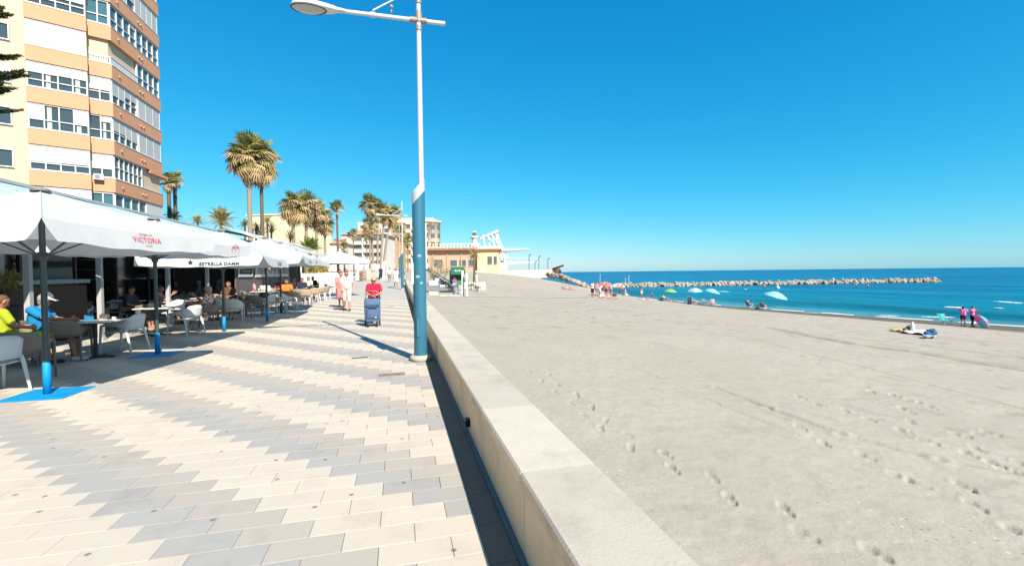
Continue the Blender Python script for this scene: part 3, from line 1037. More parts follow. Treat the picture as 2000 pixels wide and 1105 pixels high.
q = P(592, 600, 25); parasol((q.x - .3, q.y, .12), R(-3), 1.42, 'white parasol beyond the dark pole, last of the terrace row', peak=2.86, zb=2.0, blue=False)
q = P(662, 590, 29); parasol((q.x, q.y, .16), R(20), 1.6, 'wide pale parasol standing alone beyond the terrace', peak=2.95, zb=2.15, vh=.16, blue=False)

# ------------------------------------------------------------------ beach restaurant with its awnings
m_post = mat('pale grey painted post', (.48, .49, .49), rough=.55, var=.05, vscale=6, stain=.1, stscale=5)
m_awn = mat('pale blue awning cloth', (.42, .575, .63), rough=.85, spec=.1, var=.05, vscale=2, transl=.05, bump=.15, bscale=5)
m_awn2 = mat('white awning cloth', (.62, .63, .63), rough=.85, spec=.1, var=.05, vscale=2, transl=.12, bump=.15, bscale=5)
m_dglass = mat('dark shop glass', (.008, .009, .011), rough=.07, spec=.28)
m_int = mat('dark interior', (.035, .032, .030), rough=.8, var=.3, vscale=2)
m_bar = mat('dark wood counter', (.07, .045, .03), rough=.6, var=.25, vscale=5)
m_frame = mat('dark metal frame', (.05, .05, .052), rough=.5)
rest = thing('beach_restaurant', 'open-fronted beach restaurant with pale posts and pale blue awnings behind the parasols', 'restaurant')
XP, XF = -7.2, -9.25
for px in (55, 195, 328, 405, 462, 500):
    r_ = (px - CX) / FPX
    y = XP * (.97 - .2436 * r_) / (.2436 + .97 * r_)
    mb = MB(); mb.box((XP, y, 1.44), (.10, .10, 2.9)); mb.box((XP, y, .05), (.15, .15, .1)); mb.box((XP, y, 2.82), (.15, .15, .06))
    mb.build('post', m_post, rest)
for y in (3.5, 7.2):
    mb = MB(); mb.box((XP, y, 1.44), (.10, .10, 2.9)); mb.build('post', m_post, rest)
mb = MB(); mb.box((XP, 11.4, 2.93), (.16, 30, .12)); mb.build('beam', m_post, rest)
# awning panels with a little sag, each stretched between two frames
def awning(y0, y1, zt, zl, xt, xl, m):
    g = []
    for i in range(9):
        u = i / 8
        row = []
        for j in range(11):
            v = j / 10
            x = xt + (xl - xt) * u
            row.append((x, y0 + .015 + (y1 - y0 - .03) * v, zt + (zl - zt) * u - .05 * math.sin(PI * u) - .025 * math.sin(PI * v)))
        g.append(row)
    g.append([(p[0] + .01, p[1], p[2] - .14 + .02 * math.cos(k * 2.1)) for k, p in enumerate(g[-1])])
    mb = MB(); mb.sheet(g[::-1]); mb.build('awning_panel', m, rest)
    mb = MB(); mb.tube([(xt, y0, zt - .03), (xl, y0, zl - .05)], .025, 8); mb.build('awning_arm', m_post, rest)
y = -3.2
while y < 25.0:
    awning(y, y + 3.0, 3.89, 3.0, -9.1, -6.55, m_awn); y += 3.0
y0 = y
while y < 47:
    z = float(prom_z(y))
    awning(y, y + 3.4, 4.10 + z, 3.0 + z, -9.0, -6.0, m_awn2); y += 3.4
y1 = y
mb = MB(); mb.box((-9.12, (y0 + y1) / 2, 4.16), (.14, y1 - y0, .10), rot=Matrix.Rotation(R(.9), 3, 'X')); mb.build('awning_cassette', m_frame, rest)
mb = MB(); mb.box((-9.15, (y0 - 3.2) / 2, 3.93), (.12, y0 + 3.2, .08)); mb.build('awning_cassette', m_post, rest)
# shop front
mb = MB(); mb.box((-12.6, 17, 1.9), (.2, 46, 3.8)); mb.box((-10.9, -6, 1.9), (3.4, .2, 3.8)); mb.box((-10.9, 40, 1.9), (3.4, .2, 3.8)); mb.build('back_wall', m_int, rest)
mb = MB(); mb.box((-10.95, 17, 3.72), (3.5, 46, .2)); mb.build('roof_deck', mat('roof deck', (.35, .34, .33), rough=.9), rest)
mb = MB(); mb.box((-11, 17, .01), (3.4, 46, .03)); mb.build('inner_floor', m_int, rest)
yy_ = -4.0
k = 0
while yy_ < 24:
    mb = MB(); mb.box((XF, yy_, 1.5), (.08, .08, 3.0)); mb.build('mullion', m_frame, rest)
    if k % 3 != 1:
        mb = MB(); mb.box((XF, yy_ + 1.0, 1.55), (.014, 1.90, 2.86)); mb.build('glass_pane', m_dglass, rest)
    yy_ += 2.0; k += 1
for y in (9.5, 15.5, 21):
    mb = MB(); mb.box((-11.4, y, .55), (.7, 3.2, 1.1)); mb.box((-11.4, y, 1.12), (.82, 3.3, .05)); mb.build('counter', m_bar, rest)
    for k in range(3):
        mb = MB(); mb.box((-12.38, y, 1.5 + .4 * k), (.26, 3.0, .03)); mb.build('shelf', mat('pale shelf', (.28, .30, .30), rough=.4), rest)
mb = MB(); mb.box((-8.4, 13.0, 1.5), (.5, 3.4, .10)); mb.build('reflection_shelf', mat('pale blue reflection', (.22, .29, .31), rough=.25, spec=.5), rest)  # pale slab added to brighten the dark interior like a bluish reflection
mb = MB(); mb.box((-8.4, 13.0, .7), (.44, 3.2, 1.4)); mb.build('counter', m_bar, rest)
mb = MB(); mb.box((-8.6, 12.2, 1.45), (.34, .34, 2.9)); mb.build('inner_pillar', m_post, rest)
# white front beyond the second awning: menu board and slatted window panel
m_wf = mat('white joinery', (.70, .70, .69), rough=.5, var=.04, vscale=5)
def seg_px(px, X):
    r_ = (px - CX) / FPX
    return X * (.97 - .2436 * r_) / (.2436 + .97 * r_)
XB = -7.05
ya, yb = seg_px(466, XB), seg_px(494, XB)
mnu = thing('menu_board', 'black menu board in a white frame hung between the terrace posts', 'menu board', (XB, (ya + yb) / 2, 2.1))
w = yb - ya
mb = MB(); mb.box((0, 0, 0), (.03, w - .16, .86)); mb.build('slate', mat('black slate', (.012, .012, .013), rough=.6), mnu)
mb = MB()
for c_, d_ in (((0, 0, .5), (.05, w, .13)), ((0, 0, -.5), (.05, w, .13)), ((0, w / 2 - .04, 0), (.05, .08, .87)), ((0, -w / 2 + .04, 0), (.05, .08, .87))):
    mb.box(c_, d_)
mb.build('frame', m_wf, mnu)
mb = MB()
rr_ = random.Random(5)
for k in range(5):
    l = w * rr_.uniform(.3, .6)
    mb.box((.0165, rr_.uniform(-.1, .1), .3 - .15 * k), (.003, l, .035))
mb.build('chalk_line', mat('chalk', (.4, .4, .38), rough=.9), mnu)
ya, yb = seg_px(499, XB), seg_px(563, XB)
scr = thing('lattice_screen', 'white lattice window screen of slanted black bars beyond the menu board', 'screen', (XB, (ya + yb) / 2, 2.1))
w = yb - ya
mb = MB()
for c_, d_ in (((0, 0, .5), (.06, w, .12)), ((0, 0, -.52), (.06, w, .14)), ((0, w / 2 - .05, 0), (.06, .1, .88)), ((0, -w / 2 + .05, 0), (.06, .1, .88)), ((0, -w * .2, 0), (.06, .5, .88))):
    mb.box(c_, d_)
mb.build('frame', m_wf, scr)
mb = MB(); mb.box((-.02, 0, 0), (.01, w - .2, .88)); mb.build('pane', m_dglass, scr)
n = 22
for k in range(n):
    yy_ = -w / 2 + .15 + (w - .3) * k / (n - 1)
    if abs(yy_ + w * .2) < .3: continue
    mb = MB(); mb.box((0, yy_, 0), (.03, .09, .86), rot=Matrix.Rotation(R(rr_.choice((-14, 14, -22, 8))), 3, 'X')); mb.build('bar', m_wf, scr)
yd0, yd1 = seg_px(567, XB), seg_px(592, XB)
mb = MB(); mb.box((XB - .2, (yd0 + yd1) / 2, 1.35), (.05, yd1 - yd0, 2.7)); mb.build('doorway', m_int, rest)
mb = MB(); mb.box((XB, yd1 + .2, 1.5), (.14, .3, 3.0)); mb.build('post', m_post, rest)
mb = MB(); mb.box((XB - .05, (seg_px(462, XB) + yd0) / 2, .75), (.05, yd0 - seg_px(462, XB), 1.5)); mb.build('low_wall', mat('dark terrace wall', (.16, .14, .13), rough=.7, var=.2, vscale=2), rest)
# pale glass windbreaks at the far end of the terrace
m_wb = mat('pale windbreak panel', (.66, .68, .68), rough=.35, spec=.4)
for k, (px, d) in enumerate(((606, 31), (628, 33), (652, 35), (676, 37))):
    q = P(px, 560, d); z = float(prom_z(q.y))
    t = thing('windbreak', ('pale windbreak panel closing the terrace, beside the last parasol', 'pale windbreak panel in front of the yellow shrubs', 'pale windbreak panel behind the walking women', 'pale windbreak panel at the paved end beside the brick block')[k], 'windbreak', (q.x, q.y, z), R(15), 'pale windbreak panels')
    mb = MB(); mb.box((0, 0, .95), (1.05, .03, 1.1)); mb.build('panel', m_wb, t)
    for s in (-1, 1):
        mb = MB(); mb.box((s * .55, 0, .8), (.05, .05, 1.6)); mb.build('post', m_post, t)
    mb = MB(); mb.box((0, 0, .2), (1.05, .05, .36)); mb.build('planter', m_wf, t)

# ------------------------------------------------------------------ chairs and tables
m_chw = mat('white chair plastic', (.72, .72, .71), rough=.45, spec=.4, objvar=.03, var=.03, vscale=8)
m_cht = mat('taupe chair plastic', (.225, .19, .16), rough=.5, spec=.35, objvar=.05, var=.05, vscale=8)
m_chn = mat('tan woven back', (.47, .33, .22), rough=.7, objvar=.06, var=.12, vscale=30, bump=.3, bscale=90)
def make_chair(mf, mbk, label):
    t = thing('terrace_chair', label, 'chair')
    # seat: dished sheet
    g = []
    for i in range(7):
        y = .23 - .46 * i / 6
        hw = .25 - .03 * (i / 6)
        g.append([(hw * (-1 + 2 * j / 6), y, .455 - .022 * (1 - (-1 + 2 * j / 6) ** 2) - .02 * (i / 6) - (.02 if i == 0 else 0)) for j in range(7)])
    mb = MB(); mb.sheet(g[::-1], thick=.018); mb.build('seat', mf, t)
    # one shell: arms sweep back and up into the backrest
    top, bot = [], []
    path = [(-.285, .245), (-.29, .12), (-.285, -.02), (-.275, -.14), (-.245, -.225), (-.16, -.268), (0, -.285)]
    path = path + [(-x, y) for x, y in path[-2::-1]]
    tz = [.60, .635, .655, .68, .735, .79, .805]; tz = tz + tz[-2::-1]
    bz = [.565, .575, .55, .50, .475, .47, .47]; bz = bz + bz[-2::-1]
    g = []
    for lv in range(5):
        u = lv / 4
        row = []
        for (x, y), a_, b_ in zip(path, tz, bz):
            z = b_ + (a_ - b_) * u
            lean = .055 * max(0, (z - .47) / .33) * (1 if y < -.1 else .2)
            row.append((x * (1 + .03 * u), y - lean, z))
        g.append(row)
    mb = MB(); mb.sheet(g, thick=.02); mb.build('backrest', mbk, t)
    for sx in (-1, 1):
        mb = MB(); mb.tube([(sx * .287, .235, .60), (sx * .285, .25, .46), (sx * .292, .285, 0)], [(.02, .026), (.02, .026), (.014, .017)], 8); mb.build('leg', mf, t)
        mb = MB(); mb.tube([(sx * .255, -.19, .50), (sx * .262, -.235, .40), (sx * .285, -.32, 0)], [(.02, .026), (.02, .026), (.014, .017)], 8); mb.build('leg', mf, t)
    return t
def make_table():
    t = thing('cafe_table', 'x', 'table')
    mb = MB(); mb.slab(-.40, .40, -.35, .35, .715, .74, .004); mb.build('table_top', mat('white table top', (.66, .66, .65), rough=.35, spec=.4, objvar=.03), t)
    mb = MB(); mb.box((0, 0, .705), (.74, .64, .02)); mb.tube([(0, 0, .03), (0, 0, .70)], .035, 10); mb.build('pedestal', m_frame, t)
    mb = MB(); mb.box((0, 0, .02), (.62, .07, .03)); mb.box((0, 0, .0215), (.07, .62, .03)); mb.build('foot', m_frame, t)
    return t
CH = {'w': make_chair(m_chw, m_chw, 'x'), 't': make_chair(m_cht, m_cht, 'x'), 'n': make_chair(m_chw, m_chn, 'x')}
CHT = {k: tree_of(v) for k, v in CH.items()}
first = {'w': True, 't': True, 'n': True}
CG = 'plastic armchairs on the terrace'
def chair(px, py, kind, h, label, at=None):
    q = at if at is not None else G(px, py)
    loc = (q.x, q.y, float(prom_z(q.y)))
    if first[kind]:
        first[kind] = False
        o = CH[kind]; o.location = loc; o.rotation_euler = (0, 0, R(-h)); o['label'] = label; o['group'] = CG
        return o
    return dup(CHT[kind], loc, R(-h), label, CG)
chair(-22, 768, 'w', -60, 'white armchair cut by the picture edge, one leg on the near blue base plate')
chair(48, 746, 't', -20, 'taupe armchair nearest the open paving, its back to the sun')
chair(0, 0, 't', 40, 'taupe armchair holding the woman in the lime top', at=P(10, 540, 7.9))
chair(132, 704, 't', -14, 'taupe armchair with its back turned, tucked under the table of the man in blue')
chair(244, 686, 'w', -82, 'white armchair in the sun facing left towards the table of the man in blue')
chair(364, 654, 'w', -66, 'white armchair in the sun between the second and third blue pole feet')
chair(296, 650, 't', 8, 'pale taupe armchair half hidden behind the second blue pole')
chair(404, 642, 't', -95, 'taupe armchair carrying the woman in the patterned dress')
chair(456, 631, 'w', -12, 'white armchair seen from behind beside the third blue pole')
chair(428, 626, 'w', 14, 'white armchair in shade left of the third blue pole')
chair(496, 617, 't', -12, 'taupe armchair seen from behind left of the fourth pole')
chair(520, 614, 'w', -70, 'white armchair side on beside the fourth pole')
chair(544, 606, 'n', -6, 'tan-backed white armchair just past the plain dark pole')
chair(573, 604, 'n', -3, 'tan-backed white armchair, second past the plain dark pole')
chair(597, 597, 'n', -10, 'tan-backed white armchair at the sunny corner of the shade')
chair(611, 592, 'n', -30, 'tan-backed white armchair, third from the end of the sunny row')
chair(622, 588, 'n', -50, 'tan-backed white armchair, second from the end of the sunny row')
chair(631, 586, 'n', -65, 'tan-backed white armchair at the very end of the sunny row')
chair(645, 578, 'w', 60, 'white armchair out in the sun beyond the tan-backed row')
chair(150, 650, 'w', -160, 'white armchair in deep shade across the table from the taupe one')
chair(222, 634, 'w', 170, 'pale armchair in shade behind the second pale post')
chair(210, 622, 't', 90, 'taupe armchair deep in the shade beside a dark table')
chair(262, 640, 't', 95, 'taupe armchair holding the person in the black top')
chair(352, 618, 't', 160, 'taupe armchair in shade behind the patterned dress')
chair(520, 597, 't', 10, 'taupe armchair of the man in the white shirt')
chair(560, 590, 'w', 170, 'white armchair in shade beyond the man in the white shirt')
chair(590, 583, 'w', 150, 'white armchair at the shaded far end of the terrace')
chair(0, 0, 't', 82, 'taupe armchair under the man in the blue shirt', at=P(82, 540, 8.5))
chair(318, 633, 't', 84, 'taupe armchair of the woman in sunglasses by the third post')
for px, py, kd, h, lab in ((168, 612, 't', 150, 'taupe armchair in the deep shade behind the second pale post'), (288, 612, 't', 20, 'taupe armchair in the deep shade left of the third pale post'), (342, 602, 'w', 200, 'pale armchair in the deep shade right of the third pale post'),
        (376, 606, 't', 170, 'taupe armchair in the deep shade before the fourth pale post'), (400, 600, 'w', 40, 'pale armchair in the shade behind the grey-haired woman'), (420, 613, 't', 150, 'taupe armchair in the shade between the patterned dress and the third pole'),
        (444, 609, 'w', 200, 'white armchair across the table behind the third blue pole'), (482, 601, 't', 30, 'taupe armchair in the shade below the menu board'), (504, 594, 'w', 180, 'white armchair in the shade below the lattice screen'), (532, 592, 't', 150, 'taupe armchair in the shade right of the man in the white shirt'),
        (118, 636, 'w', 130, 'pale armchair in the shade right of the man in blue'), (185, 646, 't', -150, 'taupe armchair on the far side of the nearest table'), (336, 636, 'w', 200, 'white armchair on the far side of the second table'), (470, 622, 't', 60, 'taupe armchair in the shade right of the third blue pole'),
        (560, 611, 'w', 120, 'white armchair in shade behind the first tan-backed one'), (586, 596, 't', 150, 'taupe armchair in shade behind the tan-backed row')):
    chair(px, py, kd, h, lab)
tb = make_table()
TBT = None
tabs = [(185, 626, 0, 'white cafe table with glasses beside the man in blue'), (305, 602, 4, 'white cafe table between the woman in sunglasses and the patterned dress'),
        (425, 586, -4, 'white cafe table behind the third blue pole'), (468, 579, 0, 'white cafe table before the fourth pole'),
        (140, 594, 0, 'cafe table in deep shade behind the man in blue'), (248, 590, 0, 'cafe table in deep shade behind the second pole'),
        (545, 568, 5, 'cafe table beside the man in the white shirt'), (585, 562, 0, 'cafe table near the far end of the shade'), (352, 590, 0, 'cafe table in the shade right of the third pale post'), (392, 584, 3, 'cafe table in the shade behind the grey-haired woman'), (510, 573, 0, 'cafe table in the shade below the lattice screen'), (608, 563, 0, 'cafe table beside the sunny tan-backed row')]
TBT = tree_of(tb)
TABLES = []
for i, (px, py, a_, lab) in enumerate(tabs):
    q = G(px, py, .74)
    loc = (q.x, q.y, float(prom_z(q.y)))
    if i == 0:
        tb.location = loc; tb['label'] = lab; tb['group'] = 'cafe tables under the parasols'; o = tb
    else:
        o = dup(TBT, loc, R(a_), lab, 'cafe tables under the parasols')
    TABLES.append(Vector(loc))
# things on the tables
m_glass = mat('drinking glass', (.75, .78, .78), rough=.05, spec=.6, trans=.7)
m_cup = mat('white china', (.75, .75, .73), rough=.3)
m_nap = mat('beige paper', (.62, .50, .40), rough=.8)
def small(kind, ti, dx, dy, label):
    c = TABLES[ti] + Vector((dx, dy, .7405))
    mb = MB()
    if kind == 'glass':
        mb.lathe([(0, 0), (.028, 0), (.036, .12), (.033, .12), (.026, .008), (0, .008)], 12); m = m_glass; cat = 'glass'
    elif kind == 'cup':
        mb.lathe([(0, 0), (.065, .004), (.07, .012), (.03, .01), (.03, .015), (.042, .06), (.038, .06), (.028, .02), (0, .018)], 14); m = m_cup; cat = 'cup'
    elif kind == 'napkins':
        mb.box((0, 0, .05), (.13, .09, .10)); mb.box((0, 0, .11), (.10, .05, .02)); m = m_nap; cat = 'napkin box'
    elif kind == 'bottle':
        mb.lathe([(0, 0), (.03, 0), (.032, .12), (.013, .17), (.013, .22), (0, .22)], 12); m = mat('brown bottle', (.10, .05, .02), rough=.15, spec=.5); cat = 'bottle'
    else:
        mb.box((0, 0, .06), (.15, .02, .12)); m = mat('blue card', (.03, .22, .45), rough=.6); cat = 'card stand'
    nm = {'glass': 'drinking_glass', 'cup': 'cup', 'napkins': 'napkin_box', 'bottle': 'bottle', 'card': 'card_stand'}[kind]
    mb.build(nm, m, None, c, label=label, cat=cat)
small('napkins', 0, .10, .12, 'beige napkin box on the table of the man in blue')
small('card', 0, -.12, .05, 'small blue card stand beside the beige napkin box')
small('glass', 0, -.30, -.1, 'drinking glass at the edge of the table of the man in blue')
small('cup', 0, .30, .05, 'white cup right of the beige napkin box')
small('bottle', 1, .05, .1, 'brown bottle on the table of the woman in sunglasses')
small('napkins', 1, -.15, .1, 'napkin box on the table of the woman in sunglasses')
small('cup', 1, .25, -.1, 'white cup in front of the patterned dress')
small('napkins', 2, .0, .0, 'napkin box on the table behind the third pole')
small('glass', 3, .1, .0, 'drinking glass on the table before the fourth pole')
small('glass', 5, .0, .0, 'drinking glass on the dark table behind the second pole')
# ------------------------------------------------------------------ apartment tower
m_orange = mat('orange render band', (.70, .365, .215), rough=.85, var=.04, vscale=.8, stain=.08, stscale=.6)
m_cream = mat('cream render', (.72, .555, .39), rough=.85, var=.04, vscale=.6, stain=.06, stscale=.5)
m_wfr = mat('white window frame', (.70, .71, .71), rough=.45)
m_shut = mat('white roller shutter', (.565, .57, .56), rough=.6, var=.03, vscale=2, objvar=.05)
m_win = mat('dark window glass', (.055, .08, .095), rough=.06, spec=.7)
m_gb = mat('blue tinted glass', (.06, .15, .19), rough=.08, spec=.7)
m_cur = mat('pale curtain', (.5, .5, .47), rough=.9)
tower = thing('apartment_tower', 'tall cream apartment tower with orange balcony bands and white shutters', 'apartment block')
U = Vector((.909, .416, 0)).normalized(); NF = Vector((U.y, -U.x, 0))
C0 = Vector((-21.2, 41.4, 0))
def line_s(px, org, u):
    """distance along org + s*u at which a picture column is met"""
    v = ray(px, 540); v = Vector((v.x, v.y))
    # org + s u = t v
    a, b = Vector((org.x, org.y)), Vector((u.x, u.y))
    det = -b.x * v.y + b.y * v.x
    return (a.x * v.y - a.y * v.x) / det
class Facet:
    def __init__(s, org, u, n):
        s.o, s.u, s.n = org, u, n
    def p(s, a, out, z):
        return s.o + s.u * a + s.n * out + Vector((0, 0, z))
    def box(s, mb, a0, a1, o0, o1, z0, z1, mi=0):
        vs = [s.p(a, o, z) for z in (z0, z1) for a, o in ((a0, o0), (a1, o0), (a1, o1), (a0, o1))]
        # winding: outward is n, along is u; u x n points down for these facets
        fs = [(0, 3, 2, 1), (4, 5, 6, 7), (0, 1, 5, 4), (1, 2, 6, 5), (2, 3, 7, 6), (3, 0, 4, 7)]
        if s.u.cross(s.n).z < 0:
            fs = [tuple(reversed(f)) for f in fs]
        mb.add(vs, fs, mi)
    def window(s, parent, a0, a1, z0, z1, cols, shut, inset=.0, transom=.38, glass=None, curtain=False):
        glass = glass or m_win
        fr = .07
        mb = MB()
        s.box(mb, a0, a0 + fr, -.12, .03 - inset, z0, z1); s.box(mb, a1 - fr, a1, -.12, .03 - inset, z0, z1)
        s.box(mb, a0 + fr, a1 - fr, -.12, .03 - inset, z0, z0 + .07); s.box(mb, a0 + fr, a1 - fr, -.12, .03 - inset, z1 - .07, z1)
        w = (a1 - a0 - fr) / cols
        for k in range(1, cols):
            x = a0 + fr / 2 + w * k
            s.box(mb, x - fr / 2, x + fr / 2, -.11, .02 - inset, z0 + .07, z1 - .07)
        if transom:
            zt = z0 + (z1 - z0) * transom
            s.box(mb, a0 + fr, a1 - fr, -.105, .012 - inset, zt - .03, zt + .03)
        wn = mb.build('window', m_wfr, parent)
        for k in range(cols):
            x0, x1 = a0 + fr / 2 + w * k + .035, a0 + fr / 2 + w * (k + 1) - .035
            f = shut[k % len(shut)]
            if f < 1:
                mb = MB(); s.box(mb, x0, x1, -.085, -.07, z0 + .07, z1 - .07); mb.build('pane', glass, wn)
                if curtain and k % 2:
                    mb = MB(); s.box(mb, x0 + .1, (x0 + x1) / 2, -.068, -.064, z0 + .1, z1 - .1); mb.build('curtain', m_cur, wn)
            if f > 0:
                mb = MB()
                zz = z1 - .05 - (z1 - z0 - .12) * f
                n = 1
                s.box(mb, x0 - .02, x1 + .02, -.06, .005 - inset, zz, z1 - .05); mb.build('shutter', m_shut, wn)
        return wn
sM = line_s(183, C0, -U)                       # far left end of the middle facet
front_o = C0 - U * sM + NF * .62
FM = Facet(C0 - U * sM, U, NF)
sb0 = line_s(65, front_o, -U); sb1 = line_s(184, front_o, -U)
FB = Facet(front_o - U * sb0, U, NF); LB = sb0 - sb1
FSd = Facet(C0, Vector((0, 1, 0)), Vector((1, 0, 0))); LS = line_s(321, C0, Vector((0, 1, 0)))
FL = Facet(front_o - U * (sb0 + 22) - NF * .30, U, NF); LL = 22.0
Z0, ST, BD = 8.1, 2.9, 1.05
NS = 8
ZT = Z0 + ST * NS + 1.05
mb = MB()
poly = [FL.p(0, -.14, 0), FL.p(LL, -.14, 0), FB.p(0, -.14, 0), FB.p(LB, -.14, 0), FM.p(0, -.14, 0), FM.p(sM - .14, -.14, 0), FSd.p(LS, -.14, 0), FSd.p(LS, -14, 0), FL.p(0, -14, 0)]
mb.prism([(p.x, p.y) for p in poly], 0, ZT); mb.build('wall', m_cream, tower)
# cream side wall with single windows
FLW = Facet(FL.o + NF * .10, U, NF)
mb = MB()
FL.box(mb, 0, LL - .02, -.14, 0, 0, ZT); mb.build('side_wall', m_cream, tower)
for k in range(-1, NS):
    z = Z0 + ST * k + 1.15
    a1 = LL - (line_s(36, front_o - NF * .3, -U) - sb0)
    for a in (a1 - 1.5, a1 - 5.0):
        mb = MB(); FL.box(mb, a - .05, a + 1.55, -.001, .05, z - .07, z - .002); mb.build('sill', m_wfr, tower)
        FLW.window(tower, a, a + 1.5, z, z + 1.25, 2, [(.0,), (.45, 0), (.7, .7), (.35, .1), (.3,)][k % 5], transom=0)
rt = random.Random(11)
bayshut = {0: (.68, .68, .66, .66), 1: (.66, 0, 0, .66), 2: (.42, .42, .40, .40), 3: (1, 1, 1, 1), 4: (.62, .62, .55, .55), 5: (.8, .8, .3, .3), 6: (1, 1, .5, .5), 7: (.5, .5, 1, 1)}
midshut = {0: (.62, .62), 1: (0, .25), 2: (.55, .55), 4: (0, 0), 5: (.6, .6), 6: (1, 1), 7: (.4, .4)}
for k in range(NS + 1):
    z = Z0 + ST * k
    for F, L0 in ((FB, LB), (FM, sM), (FSd, LS)):
        mb = MB()
        F.box(mb, -.02 if F is not FM else .0, L0 + (.06 if F is FM else .02), -.14, .10, z, z + BD)
        mb.build('spandrel', m_orange, tower)
        mb = MB(); F.box(mb, 0, L0, -.1, .13, z + BD, z + BD + .05); mb.build('sill', m_wfr, tower)
    if k == NS:
        break
    z0, z1 = z + BD + .06, z + ST - .02
    FB.window(tower, .02, LB - .02, z0, z1, 4, bayshut[k], transom=.30 if k != 1 else .38, curtain=k in (2, 1))
    # small orange wall lamps in pairs on the long side
    if k != 3:
        FM.window(tower, .03, sM - .03, z0, z1, 2, midshut[k], curtain=k == 1, glass=m_gb if k == 4 else None)
    h = LS * .5
    if k == 0:
        FSd.window(tower, .05, LS * .55, z0, z1, 6, (0,), transom=.5)
        mb = MB(); FSd.box(mb, LS * .56, LS - .05, -1.2, -1.0, z0, z1); mb.build('balcony_wall', m_wfr, tower)
        mb = MB(); FSd.box(mb, LS * .7, LS + .9, -.6, .15, z1 - .25, z1 + .0); mb.build('canopy_slab', m_orange, tower)
    elif k in (1, 2):
        FSd.window(tower, .05, h * .95, z0, z1, 4, (.62, .62, .4, .4) if k == 2 else (.55, .55, .6, .6))
        FSd.window(tower, h, LS - .05, z0, z1, 3, (1, 1, 1), transom=0)
    elif k == 3:
        # open balcony with white bars in front and a white parapet on the side
        for F, L0, n in ((FM, sM, 14), (FSd, h, 0)):
            mb = MB(); F.box(mb, 0, L0, -.03, .05, z0 + .52, z0 + .58); mb.build('handrail', m_wfr, tower)
            for i in range(n):
                mb = MB(); a = .06 + (L0 - .12) * i / (n - 1); F.box(mb, a - .02, a + .02, -.01, .03, z0, z0 + .52); mb.build('baluster', m_wfr, tower)
        mb = MB(); FSd.box(mb, .02, h, -.04, .02, z0, z0 + .5); mb.build('balcony_panel', m_wfr, tower)
        FSd.window(tower, h, LS - .05, z0, z1, 4, (0,), glass=m_gb)
    elif k == 4:
        FSd.window(tower, .05, h, z0, z1, 4, (0, 0, 0, .2), glass=m_gb)
        FSd.window(tower, h, LS - .05, z0, z1, 4, (0,), glass=m_gb)
    else:
        FSd.window(tower, .05, h, z0, z1, 3, (1, 1, .6) if k != 6 else (.4, 1, 1), transom=0)
        FSd.window(tower, h, LS - .05, z0, z1, 4, (1, 1, 1, 1) if k == 5 else (.3, .6, 1, .2), transom=0)
    for a in (LS * .12, LS * .52, LS * .58):
        c = FSd.p(a, .13, z + .5)
        mb = MB(); mb.lathe([(0, -.08), (.06, -.07), (.09, 0), (.06, .07), (0, .08)], 10, c); mb.build('wall_lamp', m_orange, tower)
# lower floors: white wall, bluish glazing
mb = MB(); FB.box(mb, 0, LB, -.14, .02, 0, Z0 - .02); mb.build('base_wall', m_wfr, tower)
FM.window(tower, .03, sM - .03, 5.9, Z0 - .05, 2, (0,), glass=m_gb, transom=0)
FSd.window(tower, .05, LS * .62, 5.9, Z0 - .05, 4, (0,), glass=m_gb, transom=0)
mb = MB(); FSd.box(mb, 0, LS, -.14, .02, 0, 5.85); FSd.box(mb, LS * .63, LS, -.14, .02, 5.86, Z0 - .02); mb.build('side_base_wall', m_wfr, tower)
mb = MB(); FSd.box(mb, LS * .3, LS + 1.2, -1.5, .5, ZT - .9, ZT - .5); mb.build('roof_ledge', m_orange, tower)
ac = thing('air_conditioner', 'white air conditioner box hung on the lowest orange band of the tower', 'air conditioner', FM.p(sM * .36, .32, Z0 + 1.05))
mb = MB(); mb.box((0, 0, 0), (.56, .28, .42), rot=Matrix((U, -NF, Vector((0, 0, 1)))).transposed()); mb.build('casing', m_wfr, ac)
mb = MB(); mb.tube([NF * .142 + U * -.06, NF * .155 + U * -.06], .16, 18); mb.build('fan_grille', mat('grey grille', (.25, .26, .27), rough=.6), ac)

